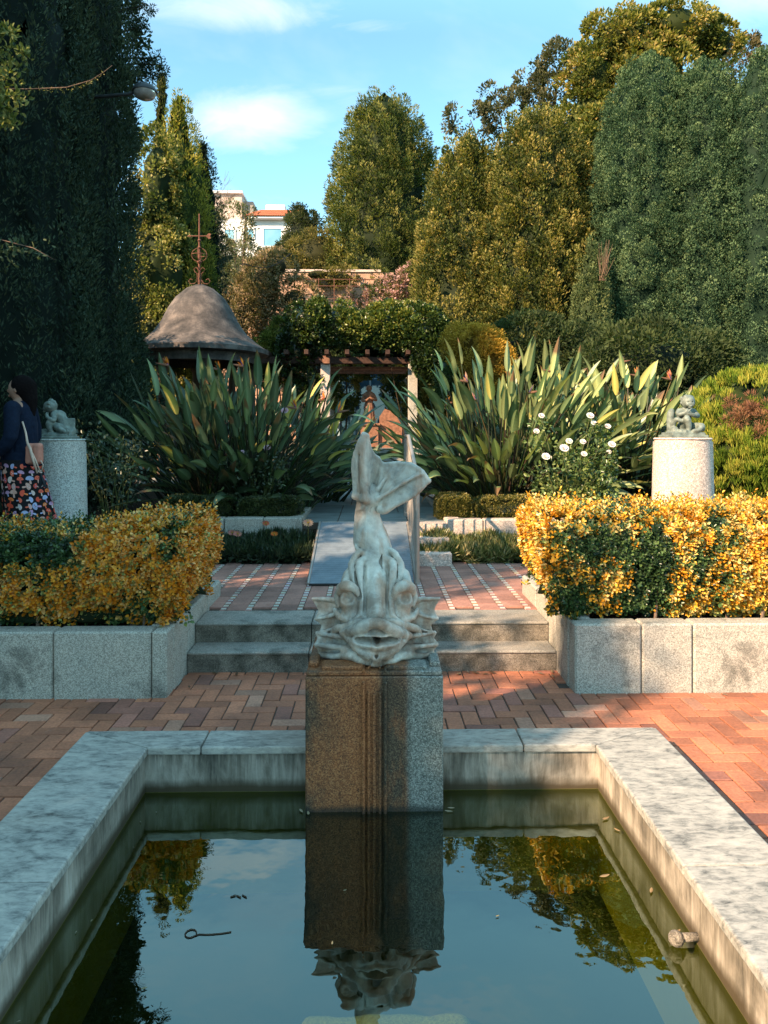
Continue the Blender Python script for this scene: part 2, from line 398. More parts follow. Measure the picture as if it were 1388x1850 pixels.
def rustmat():               # pedestal: rust and algae stained granite
    g = G('rust_stained_granite')
    sp = g.sep(g.voro(200, out='Color'))[0]; f = g.noise(110, 6, .75); n = g.noise(4, 7, .65, g.mapping((1.3, 1.3, .5)), .4)
    x = g.sep()[0]; z = g.math('SUBTRACT', g.sep()[2], .106)
    e = g.math('ADD', g.math('MULTIPLY', sp, .32), g.math('MULTIPLY', f, .82))
    grey = g.ramp(e, [(.3, (.035, .04, .035)), (.55, (.17, .18, .155)), (.8, (.42, .43, .38))])
    rust = g.ramp(e, [(.3, (.025, .012, .006)), (.55, (.30, .095, .028)), (.8, (.52, .22, .085))])
    dark = g.ramp(e, [(.3, (.008, .008, .007)), (.6, (.05, .04, .025)), (.85, (.16, .13, .08))])
    # streaks bounded sideways: grey runs down the right third
    xr = g.math('ADD', x, g.math('MULTIPLY', g.math('SUBTRACT', n, .5), .10))
    mr = g.ramp(g.math('MULTIPLY_ADD', xr, 1.4, .5), [(.70, 0), (.735, 1), (.97, 1)])
    c = g.mix(mr, rust, grey)
    dk = g.ramp(g.noise(2.6, 6, .7, g.mapping((1.6, 1.6, .6))), [(.38, 0), (.58, 1)])
    edge = g.math('MULTIPLY', dk, g.ramp(g.math('MULTIPLY_ADD', x, 1.4, .5), [(.04, 1), (.2, .45), (.42, .22), (.5, .4), (.56, .95), (.70, .9), (.76, .2)]))
    c = g.mix(edge, c, dark)
    low = g.ramp(g.math('MULTIPLY_ADD', g.math('ADD', z, g.math('MULTIPLY', n, .05)), 2, .5), [(.28, .9), (.36, .75), (.41, 0)])
    c = g.mix(low, c, (.018, .02, .014))
    return g.done(g.bsdf(c, .62, .4, g.bump(e, .6, .005)))
def statuemat():
    g = G('weathered_white_marble')
    n = g.noise(5, 8, .65, None, .6); n2 = g.noise(3, 6, .6, g.mapping((3, 3, .8)), .5); n3 = g.noise(40, 5, .7)
    c = g.ramp(n, [(.3, (.25, .235, .21)), (.46, (.56, .52, .44)), (.66, (.80, .73, .61))])
    c = g.mix(g.ramp(n2, [(.48, 0), (.64, .8)]), c, (.46, .27, .17))
    z = g.sep()[2]
    c = g.mix(g.math('MULTIPLY', g.ramp(g.noise(7, 8, .7), [(.40, 0), (.62, .9)]), g.ramp(z, [(.0, 1), (.28, .8), (.5, .35), (1, .45)])), c, (.15, .095, .06))
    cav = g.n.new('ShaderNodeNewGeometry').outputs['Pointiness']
    c = g.mix(g.ramp(cav, [(.42, .95), (.492, 0)]), c, (.055, .055, .045))   # crevice shade deepened in the colour, along with lodged grime
    c = g.mix(g.ramp(cav, [(.52, 0), (.62, .5)]), c, (.82, .80, .75))
    sc_ = g.voro(75, g.mapping((1, 1, .8)), rand=.6)
    return g.done(g.bsdf(c, .55, .35, g.bump(g.math('ADD', g.math('ADD', n3, n), g.math('MULTIPLY', sc_, g.ramp(z, [(.45, .2), (.52, 1.1), (.78, 1.1), (.85, .1)]))), .35, .004)))
def watermat():
    g = G('pond_water')
    n = g.noise(2.0, 3, .5, g.mapping((1, 1, 1))); n2 = g.noise(9, 2)
    nm = g.bump(g.math('ADD', n, g.math('MULTIPLY', n2, .15)), .07, .05)
    gl = g.n.new('ShaderNodeBsdfGlossy'); gl.inputs['Roughness'].default_value = .0; g.put(gl.inputs['Color'], (.66, .78, .72)); g.L(nm, gl.inputs['Normal'])
    tr = g.n.new('ShaderNodeBsdfTransparent'); g.put(tr.inputs['Color'], (.42, .46, .12))
    lw = g.n.new('ShaderNodeLayerWeight'); lw.inputs['Blend'].default_value = .5
    fac = g.ramp(lw.outputs['Facing'], [(0, .10), (.35, .21), (.7, .40), (1, .9)])
    mx = g.n.new('ShaderNodeMixShader'); g.L(fac, mx.inputs[0]); g.L(tr.outputs[0], mx.inputs[1]); g.L(gl.outputs[0], mx.inputs[2])
    return g.done(mx.outputs[0])
def barkmat(name, a, b):
    g = G(name); n = g.noise(6, 7, .7, g.mapping((3, 3, .5))); return g.done(g.bsdf(g.mix(g.ramp(n, [(.35, 0), (.65, 1)]), a, b), .9, .15, g.bump(n, .8, .02)))
def soilmat():
    g = G('dark_soil'); n = g.noise(14, 8, .7); v = g.voro(40)
    return g.done(g.bsdf(g.ramp(n, [(.3, (.012, .009, .007)), (.6, (.045, .033, .022)), (.8, (.09, .065, .04))]), .95, .1, g.bump(g.math('ADD', n, v), .8, .02)))
def slabmat():
    g = G('old_stone_slabs'); n = g.noise(2.5, 8, .7, g.mapping((1, 2.5, 1))); f = g.noise(40, 5)
    c = g.mix(.6, g.attr(), g.ramp(n, [(.3, .12), (.75, .75)]), 'OVERLAY')
    return g.done(g.bsdf(c, .65, .4, g.bump(g.math('ADD', n, f), .4, .005)))
def plastermat():
    g = G('white_render'); n = g.noise(.8, 6); return g.done(g.bsdf(g.ramp(n, [(.3, (.68, .66, .63)), (.7, (.82, .81, .79))]), .8, .2, g.bump(g.noise(20), .2, .01)))
def tilemat():
    g = G('red_roof_tiles'); w = g.n.new('ShaderNodeTexWave'); g.put(w.inputs['Vector'], g.obj); w.inputs['Scale'].default_value = 2.2; w.bands_direction = 'X'
    n = g.noise(2, 5); c = g.ramp(n, [(.3, (.33, .08, .03)), (.7, (.58, .17, .06))])
    return g.done(g.bsdf(c, .8, .2, g.bump(w.outputs['Fac'], 1, .06)))
def metal(name, c, rough=.4, m=.8):
    g = G(name); n = g.noise(25, 5); return g.done(g.bsdf(g.mix(n, tuple(x*.7 for x in c), c), g.math('MULTIPLY_ADD', n, .3, rough-.1), .5, g.bump(n, .1, .002), m))
def rampmat():
    g = G('ribbed_ramp_plate'); v = g.voro(90, g.mapping((1, 1, 1)), rand=0); n = g.noise(5, 7, .7)
    c = g.ramp(n, [(.3, (.10, .125, .15)), (.7, (.22, .26, .29))]); c = g.mix(g.ramp(v, [(.2, .35), (.45, 0)]), c, (.4, .44, .46))
    return g.done(g.bsdf(c, .55, .5, g.bump(v, .8, .004), .15))
def glassmat():
    g = G('window_glass'); return g.done(g.bsdf((.05, .12, .18), .05, .9, None, .0, **{'Coat Weight': .6}))
def colmat(name, rough=.6, spec=.3):
    g = G(name); n = g.noise(30, 4); return g.done(g.bsdf(g.mix(.35, g.attr(), g.ramp(n, [(.3, .3), (.7, .7)]), 'OVERLAY'), rough, spec))
def domemat():
    g = G('lead_grey_dome_shell'); n = g.noise(3, 7, .7); c = g.ramp(n, [(.35, (.035, .032, .03)), (.52, (.085, .073, .066)), (.72, (.21, .17, .145))])
    return g.done(g.bsdf(c, .8, .25, g.bump(g.math('ADD', n, g.noise(30, 5)), .5, .015)))
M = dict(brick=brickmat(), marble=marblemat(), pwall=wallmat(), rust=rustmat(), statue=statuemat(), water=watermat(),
    gran=granite('planter_granite', (.27, .26, .22), .4), gran_dark=granite('mossy_step_granite', (.115, .10, .078), 1.0, mosscol=(.022, .022, .015)),
    gran_pink=granite('pale_pink_granite', (.37, .30, .255), -.6, .8, warm=(.66, .52, .44), sc=.6), gran_grey=granite('grey_column_granite', (.27, .29, .27), -.2, 1.1, sc=.6),
    tread=granite('worn_tread_granite', (.22, .215, .19), .5, .6),
    bark=barkmat('brown_bark', (.03, .02, .013), (.11, .075, .05)), twig=barkmat('grey_twig', (.09, .06, .045), (.25, .17, .12)),
    soil=soilmat(), slab=slabmat(), plaster=plastermat(), tile=tilemat(), steel=metal('brushed_handrail_steel', (.50, .45, .40), .38, .6),
    iron=simple('rusty_iron', (.16, .07, .045), .8, .2, 0, .5, 30), ramp=rampmat(), glass=glassmat(), dome=domemat(),
    wood=simple('dark_pergola_wood', (.055, .03, .022), .8, .2, 0, .5, 12), bronze=simple('weathered_bronze', (.16, .19, .16), .6, .5, .15, .45, 22),
    leaf=leafmat('foliage', .3, .65, .12), leafg=leafmat('glossy_foliage', .22, .32, .5), leafd=leafmat('dark_foliage', .15, .7, .1), petal=leafmat('petals', .25, .5, .2, (1, 1, 1)),
    paddle=leafmat('paddle_leaves', .18, .38, .45), mortar=simple('mortar', (.10, .075, .06), .9, .1), cols=colmat('painted_colours'),
    brown=simple('terracotta_figure', (.24, .115, .07), .75, .25, 0, .4, 14), wallo=simple('ochre_garden_wall', (.55, .33, .22), .85, .15, 0, .22, 3), grime=simple('dark_drain', (.02, .017, .015), .8, .2),
    lampb=simple('dark_lamp_shade', (.035, .04, .042), .5, .4), skin=simple('skin', (.36, .2, .14), .55, .35, 0, .1, 10, .05), hair=simple('dark_hair', (.008, .006, .006), .9, .05, 0, .4, 60, .4))
def lampglass():
    g = G('milky_lamp_glass'); return g.done(g.bsdf(g.ramp(g.noise(12), [(.3, (.35, .33, .31)), (.7, (.6, .57, .54))]), .15, .5, None, 0, **{'Transmission Weight': .35}))
M['lampglass'] = lampglass()

# ================================================================== SETTING
def gz(x, y):                # ground height
    ax = abs(x)
    if ax < 1.30 and .9 < y < 3.80: return -.75
    if y < 4.97: return -.06
    if y < 5.7 and ax < 1.40: return -.06
    if y < 6.9: return .22 if ax < 1.40 else .34
    if y < 8.25: return .22 if ax < 2.3 else .34
    if y < 8.62: return .22 if ax < .86 else .5
    if y < 18.5: return .60 if ax < .92 else .66+min(.5, max(0, ax-6)*.1)
    if y < 24: return 1.0 if ax < 3.2 else .8+(y-18.5)*.1
    if y < 28: return 1.2
    if y < 33: return 3.0
    return 7.0+min(6, (y-33)*.35)+.6*math.sin(x*.3)
def axis(vals, lo, hi, step):
    a = list(np.arange(lo, hi, step)); e = .006
    for v in vals: a += [v-e, v+e]
    return np.array(sorted(set(np.round(a, 4))))
gx = np.concatenate([[-400, -150, -60, -30], axis([-3.2, -2.3, -1.4, -1.3, -.92, -.86, .86, .92, 1.3, 1.4, 2.3, 3.2], -15, 15, .8), [15.5, 30, 60, 150, 400]])
gy = np.concatenate([[-300, -80, -25], axis([.9, 3.8, 4.97, 5.7, 6.9, 8.25, 8.62, 18.5, 24, 28, 33], -10, 50, 1.0), [60, 90, 200, 500]])
gv = np.array([[x, y, gz(x, y)] for y in gy for x in gx]); nx_ = len(gx)
gf = np.array([[j*nx_+i, j*nx_+i+1, (j+1)*nx_+i+1, (j+1)*nx_+i] for j in range(len(gy)-1) for i in range(nx_-1)], np.int32)
struct(mk('ground', gv, gf, M['soil']))

# lower brick paving: 90 degree herringbone of real bricks
def pave(cells, z, th, mat, name, basez):
    b = MB()
    for (x0, y0, x1, y1, colr) in cells:
        g = .004; b.cc = colr; zz = z+random.uniform(-.0022, .0022)
        b.box(((x0+x1)/2, (y0+y1)/2, zz-th/2), (x1-x0-2*g, y1-y0-2*g, th), tilt=(random.gauss(0, .006), random.gauss(0, .006)), bev=.003)
    return struct(b.build(name, mat, None, usecol=True))
cells = []
U = .103
for k in range(-100, 100):
    for m in range(-34, 34):
        for (ox, oy, w, h) in ((0, 0, 2, 1), (2, -1, 1, 2)):
            x0 = (k+4*m+ox)*U+.03; y0 = (k+oy)*U; x1 = x0+w*U; y1 = y0+h*U
            cx, cy = (x0+x1)/2, (y0+y1)/2
            if not (-4.2 < cx < 4.2 and 1.2 < cy < 5.42): continue
            if abs(cx) < 1.47 and cy < 3.88: continue
            if cy > 4.97 and abs(cx) > 1.36: continue
            s = random.gauss(0, .16); r_ = random.random()
            c0 = (.44, .16, .085) if r_ < .75 else ((.32, .125, .085) if r_ < .92 else (.46, .22, .14))
            cells.append((x0, y0, x1, y1, tuple(max(.02, q*(1+s)) for q in c0)))
pave(cells, 0, .05, M['brick'], 'brick_paving', -.06)
b = MB()
for a in ((-4.3, -1.5, 1.2, 5.5), (1.5, 4.3, 1.2, 5.5), (-1.5, 1.5, 3.85, 5.5)): b.span((a[0], a[2], -.055), (a[1], a[3], -.009))
struct(b.build('paving_mortar', M['mortar']))

# upper landing: brown tiles with rows of little white squares running away
b = MB(); ZL = .296
y0L, y1L = 5.93, 8.07
pitch = .205
for i in range(-11, 12):
    xc = i*pitch+.04
    for j in range(int((y1L-y0L)/.1)):
        yy = y0L+j*.1
        if abs(xc) < 1.40 or yy > 6.62:
            b.cc = tuple(q*(1+random.gauss(0, .05)) for q in (.62, .54, .46)); b.box((xc, yy+.05, ZL-.014), (.040, .046, .03), tilt=(random.gauss(0, .006), 0))
            b.cc = tuple(q*(1+random.gauss(0, .12)) for q in (.32, .165, .125)); b.box((xc, yy+.0, ZL-.016), (.046, .044, .03))
    for j in range(int((y1L-y0L)/.2)+1):
        yy = y0L+j*.2+(0.1 if i % 2 else 0)
        if yy > y1L-.1: continue
        if abs(xc+pitch/2) < 1.40 or yy > 6.62:
            s = random.gauss(0, .12); b.cc = tuple(max(.02, q*(1+s)) for q in (.37, .185, .14))
            b.box((xc+pitch/2, yy+.1, ZL-.02), (pitch-.052, .194, .04), tilt=(random.gauss(0, .004), random.gauss(0, .004)), bev=.003)
struct(b.build('tiled_landing', M['brick'], None, usecol=True))
struct(MB().span((-1.31, 5.9, .2), (1.33, 8.3, ZL-.018)).span((-2.4, 6.65, .2), (-1.31, 8.3, ZL-.019)).span((1.33, 6.65, .2), (2.4, 8.3, ZL-.019)).build('landing_mortar', M['mortar']))

# pool shell, coping, water
ZC = .13; XI0, XI1, XO0, XO1 = -1.14, 1.155, -1.51, 1.525; YI, YO = 3.75, 3.945
YN = 1.35
pool = thing('ornamental_pool', (0, 2.4, -.6), 'rectangular stone ornamental pool with weathered marble coping and still green water', 'pool')
def slabs(side):
    b = MB()
    g = .0035
    if side == 'back':
        for x0, x1 in ((XO0, -.32), (.34, XO1)): pass
    return b
def poly_prism(b, pts, z0, z1):
    n = len(pts); b.add([(x, y, z0) for x, y in pts]+[(x, y, z1) for x, y in pts], [tuple(reversed(range(n))), tuple(range(n, 2*n))]+[(i, (i+1) % n, n+(i+1) % n, n+i) for i in range(n)])
b = MB(); g_ = .003
ov = .018
poly_prism(b, [(XO0, YO), (-.86, YO), (-.86, YI-ov), (XI0+ov, YI-ov)], ZC-.042, ZC); poly_prism(b, [(-.855, YO), (-.29, YO), (-.29, YI-ov), (-.855, YI-ov)], ZC-.042, ZC-.001)
poly_prism(b, [(.775, YO), (XO1, YO), (XI1-ov, YI-ov), (.775, YI-ov)], ZC-.042, ZC); poly_prism(b, [(.31, YO), (.77, YO), (.77, YI-ov), (.31, YI-ov)], ZC-.042, ZC-.0015)
poly_prism(b, [(XO0, YO-g_), (XI0+ov, YI-ov-g_), (XI0+ov, 2.62), (XO0, 2.62)], ZC-.042, ZC-.001)
poly_prism(b, [(XO0, 2.616), (XI0+ov, 2.616), (XI0+ov, YN), (XO0, YN)], ZC-.042, ZC)
poly_prism(b, [(XO1, YO-g_), (XO1, 2.68), (XI1-ov, 2.68), (XI1-ov, YI-ov-g_)], ZC-.042, ZC)
poly_prism(b, [(XO1, 2.676), (XO1, YN), (XI1-ov, YN), (XI1-ov, 2.676)], ZC-.042, ZC)
poly_prism(b, [(XO0, YN-.003), (XO1, YN-.003), (XO1, YN-.38), (XO0, YN-.38)], ZC-.042, ZC)
o = b.build('coping', M['marble'], pool)
bv = o.modifiers.new('bevel', 'BEVEL'); bv.width = .008; bv.segments = 2
b = MB()
b.span((XO0+.03, YI, -.7), (XO1-.03, YO-.01, ZC-.045)); b.span((XO0+.03, YN-.3, -.7), (XI0, YI-.002, ZC-.045)); b.span((XI1, YN-.3, -.7), (XO1-.03, YI-.002, ZC-.045)); b.span((XI0+.002, YN-.3, -.7), (XI1-.002, YN, ZC-.045))
b.build('basin_wall', M['pwall'], pool)
mud = simple('pool_mud', (.022, .026, .010), .9, .1, 0, .4, 3)
MB().span((XI0, YN, -.71), (XI1, YI, -.62)).build('basin_floor', mud, pool)
ZW = -.106
w = mk('water', [(XI0, YN, ZW), (XI1, YN, ZW), (XI1, YI, ZW), (XI0, YI, ZW)], [(0, 1, 2, 3)], M['water']); struct(w)
# narrow drain slot in the paving beside the right coping
dr = MB(); dr.span((1.53, 1.3, -.045), (1.60, 3.55, .0035)); tag(dr.build('drain_channel', M['grime'], loc=(1.565, 2.4, 0)), 'long dark drain strip set in the bricks along the right pool coping', 'drain')

# planters (granite block walls) with soil
def planter(name, xin, xout, label, joints, zt, yf):
    sgn = 1 if xout > xin else -1
    p = thing(name, ((xin+xout)/2, yf+.9, 0), label, 'planter')
    b = MB(); th = .16; js = [xin]+joints+[xout]
    for a, c in zip(js[:-1], js[1:]):
        lo, hi = min(a, c)+.003, max(a, c)-.003
        b.box(((lo+hi)/2, yf+th/2, zt/2-.02), (hi-lo, th, zt+.04), bev=.012)
    for y0, y1 in ((yf+th+.004, yf+.52), (yf+.526, yf+1.16), (yf+1.166, yf+1.7)):
        lo, hi = (xin, xin+th) if sgn > 0 else (xin-th, xin)
        b.box(((lo+hi)/2, (y0+y1)/2, zt/2-.02), (th, y1-y0, zt+.04), bev=.012)
    b.build('planter_wall', M['gran'], p)
    lo, hi = (xin+th, xout) if sgn > 0 else (xout, xin-th)
    MB().span((lo+.002, yf+th, .0), (hi, yf+1.9, zt-.05)).build('planter_soil', M['soil'], p)
    return p
planter('stone_planter', -1.315, -3.4, 'grey granite block planter left of the steps holding the shaded yellow hedge', [-1.42, -2.05, -2.7], .43, 4.79)
planter('stone_planter', 1.335, 3.4, 'sunlit granite block planter right of the steps holding the bright yellow hedge', [1.78, 2.12, 2.72], .455, 4.83)

# two front steps
for (y0, y1, z0, z1, lab) in ((5.30, 5.62, 0, .145, 'lower worn granite step with dark mossy riser behind the fish pedestal'), (5.54, 5.80, .145, .292, 'upper worn granite step at the front edge of the tiled landing')):
    t = thing('stone_step', (0, y0, z0), lab, 'step')
    b = MB()
    for xa, xb in ((-1.31, -.45), (-.444, .42), (.426, 1.33)): b.span((xa, y0, z0-.02), (xb, y1+.3 if z0 == 0 else y1+.12, z1-.02))
    b.build('riser', M['gran_dark'], t)
    b = MB()
    for xa, xb in ((-1.31, -.45), (-.444, .42), (.426, 1.33)): b.box(((xa+xb)/2, (y0+y1+.12)/2-.006, z1-.008), (xb-xa, y1-y0+.13, .024), bev=.008)
    b.build('tread', M['tread'], t)

# steps up to the path, path slabs, kerb walls
ZP = .68
st = thing('stone_step', (.0, 8.2, ZL), 'three shallow pale stone steps rising beside the metal ramp', 'steps')
for k, (y0, za, zb) in enumerate(((7.87, .28, .424), (8.17, .28, .552), (8.45, .28, ZP))):
    MB().span((-.57, y0, za), (.86, y0+.32 if k < 2 else 8.66, zb)).build('step', M['gran_pink'], st)
b = MB(); yy = 8.66
while yy < 18.4:
    L_ = random.uniform(.75, 1.15); xs = [-.93, random.uniform(-.45, -.2), random.uniform(.2, .45), .95]
    for a, c in zip(xs[:-1], xs[1:]):
        s = random.gauss(0, .12); b.cc = tuple(q*(1+s) for q in (.17, .20, .195)); b.box(((a+c)/2, yy+L_/2, ZP-.03), (c-a-.012, L_-.012, .06), bev=.004)
    yy += L_
struct(b.build('stone_path', M['slab'], None, usecol=True))
struct(MB().span((-.93, 8.65, .5), (.95, 18.6, ZP-.01)).build('path_bed', M['mortar']))
def kerb(x0, x1, y, z0, z1, depth, lab, back, mat):
    t = thing('kerb_wall', ((x0+x1)/2, y, z0), lab, 'kerb')
    n = max(2, round((x1-x0)/.42)); b = MB()
    for i in range(n):
        a = x0+(x1-x0)*i/n; c = x0+(x1-x0)*(i+1)/n; b.box(((a+c)/2, y+depth/2, (z0+z1)/2), (c-a-.008, depth, z1-z0), bev=.012)
    b.build('block_course', mat, t)
    b = MB(); xx = x1-.09 if back < 0 else x0+.09; yy = y+depth+.005
    while yy < 12: b.box((xx, yy+.4, (z0+z1)/2), (.18, .79, z1-z0), bev=.012); yy += .8
    b.build('return_course', mat, t)
kerb(-2.6, -.80, 8.56, .3, .735, .18, 'shaded grey block kerb wall below the left box hedge', -1, M['gran'])
kerb(.86, 2.6, 8.5, .3, .72, .18, 'sunlit pinkish block kerb wall below the right box hedge', 1, M['gran_pink'])

# ramp with rail
rp = thing('access_ramp', (-.08, 6.9, ZL), 'sloping blue grey metal wheelchair ramp laid over the upper steps', 'ramp')
b = MB(); y0, y1 = 6.9, 8.5; za, zb = ZL+.012, ZP+.012
b.add([(-.575, y0, za), (.40, y0, za), (.40, y1, zb), (-.575, y1, zb), (-.575, y0, za-.012), (.40, y0, za-.012), (.40, y1, zb-.05), (-.575, y1, zb-.05)],
      [(0, 1, 2, 3), (7, 6, 5, 4), (0, 4, 5, 1), (1, 5, 6, 2), (2, 6, 7, 3), (3, 7, 4, 0)])
b.build('ramp_plate', M['ramp'], rp)
b = MB(); b.box((-.0875, 6.885, ZL+.006), (.98, .05, .018), bev=.004); b.build('edge_lip', M['grime'], rp)
for xx in (-.59, .42): MB().tube([(xx, y0, za), (xx, y1, zb)], .014, 6).build('side_rail', M['steel'], rp)
hr = thing('handrail', (.43, 7.7, ZL), 'upright steel handrail with close vertical bars along the right of the ramp', 'handrail')
def zr(y): return ZL+(ZP-ZL)*min(1, max(0, (y-y0)/(y1-y0)))
b = MB(); b.tube([(.43, 6.92, zr(6.9)+1.0), (.43, 8.5, ZP+1.0), (.43, 9.3, ZP+1.0)], .022, 10); b.build('top_rail', M['steel'], hr)
b = MB(); b.tube([(.43, 6.95, zr(6.95)+.1), (.43, 8.5, ZP+.1), (.43, 9.3, ZP+.1)], .014, 8); b.build('bottom_rail', M['steel'], hr)
for yy in (6.92, 8.1, 9.3): MB().tube([(.43, yy, zr(yy)-.02), (.43, yy, zr(yy)+1.0)], .024, 10).build('post', M['steel'], hr)
yy = 7.03
while yy < 9.28:
    if min(abs(yy-q) for q in (6.92, 8.1, 9.3)) > .05: MB().tube([(.43, yy, zr(yy)+.1), (.43, yy, zr(yy)+.99)], .0085, 6).build('baluster', M['steel'], hr)
    yy += .105

# terrace steps in front of the pergola
st = thing('stone_step', (0, 18.4, ZP), 'shaded stone flight of steps rising to the pergola terrace', 'steps')
for k in range(5): MB().span((-1.5, 18.4+k*.3, .5), (1.6, 18.72+k*.3 if k < 4 else 20.0, ZP+(k+1)*.128)).build('step', M['tread'], st)
ZT = ZP+5*.128
struct(MB().span((-3.4, 20.0, .5), (3.6, 25.2, ZT)).build('pergola_terrace', M['tread']))
# ================================================================== FISH FOUNTAIN
PX, PYF, PYB = .015, 3.54, 4.12
ped = thing('stone_pedestal', (PX, (PYF+PYB)/2, -.106), 'tall rust stained granite pedestal standing in the water under the fish', 'pedestal')
b = MB(); zt = .56
b.box((PX, (PYF+PYB)/2, (zt-.02-.7)/2), (.66, PYB-PYF, zt-.02+.7), bev=.006)
b.build('block', M['rust'], ped)
b = MB()                      # tray top with raised side rims
b.box((PX, (PYF+PYB)/2+.004, zt-.008), (.652, PYB-PYF-.012, .02), bev=.004)
for s in (-1, 1): b.box((PX+s*.298, (PYF+PYB)/2+.03, zt+.014), (.05, PYB-PYF-.10, .03), bev=.008)
b.box((PX, PYB-.03, zt+.0135), (.54, .05, .028), bev=.008)
for s in (-1, 1): b.box((PX+s*.155, PYF+.09, zt+.009), (.20, .11, .022), bev=.006)
b.build('tray', M['rust'], ped)
b = MB()                      # carved overflow channel on the front: an arch of fillets and a runnel
for s in (-1, 1):
    b.box((PX+s*.052, PYF-.006, .09), (.016, .032, .86), bev=.005); b.box((PX+s*.027, PYF-.008, .07), (.013, .024, .80), bev=.004)
b.box((PX, PYF-.003, .07), (.018, .010, .78), bev=.003)
for rr, zc, w in ((.028, zt+.004, .005),):
    b.tube([(PX+rr*math.cos(a), PYF+.035+rr*1.3*math.sin(a), zt+.012) for a in np.linspace(0, math.pi, 12)], w, 6)
b.box((PX-.052, PYF+.045, zt+.007), (.011, .10, .018), bev=.004); b.box((PX+.052, PYF+.045, zt+.007), (.011, .10, .018), bev=.004)
b.build('runnel', M['rust'], ped)

FX, FY, FZ = .025, 3.86, .572
S = Sculpt((-.38, -.36, -.02), (.38, .30, 1.18), .0046)
S.ell((0, .03, .20), (.165, .20, .19)).ell((0, -.13, .14), (.13, .12, .115), k=.05).ell((0, .02, .07), (.24, .20, .075), k=.05)
S.chain([(0, -.02, .27), (-.002, .05, .40), (-.01, .09, .50), (-.026, .12, .585), (-.045, .12, .68), (-.04, .10, .76), (-.03, .09, .80)], [.135, .115, .098, .084, .068, .066, .064], k=.05)
S.cap((-.048, .115, .70), (-.046, .088, .562), .066, .077, k=.006).cap((-.046, .06, .60), (-.02, .035, .515), .05, .036, k=.010)
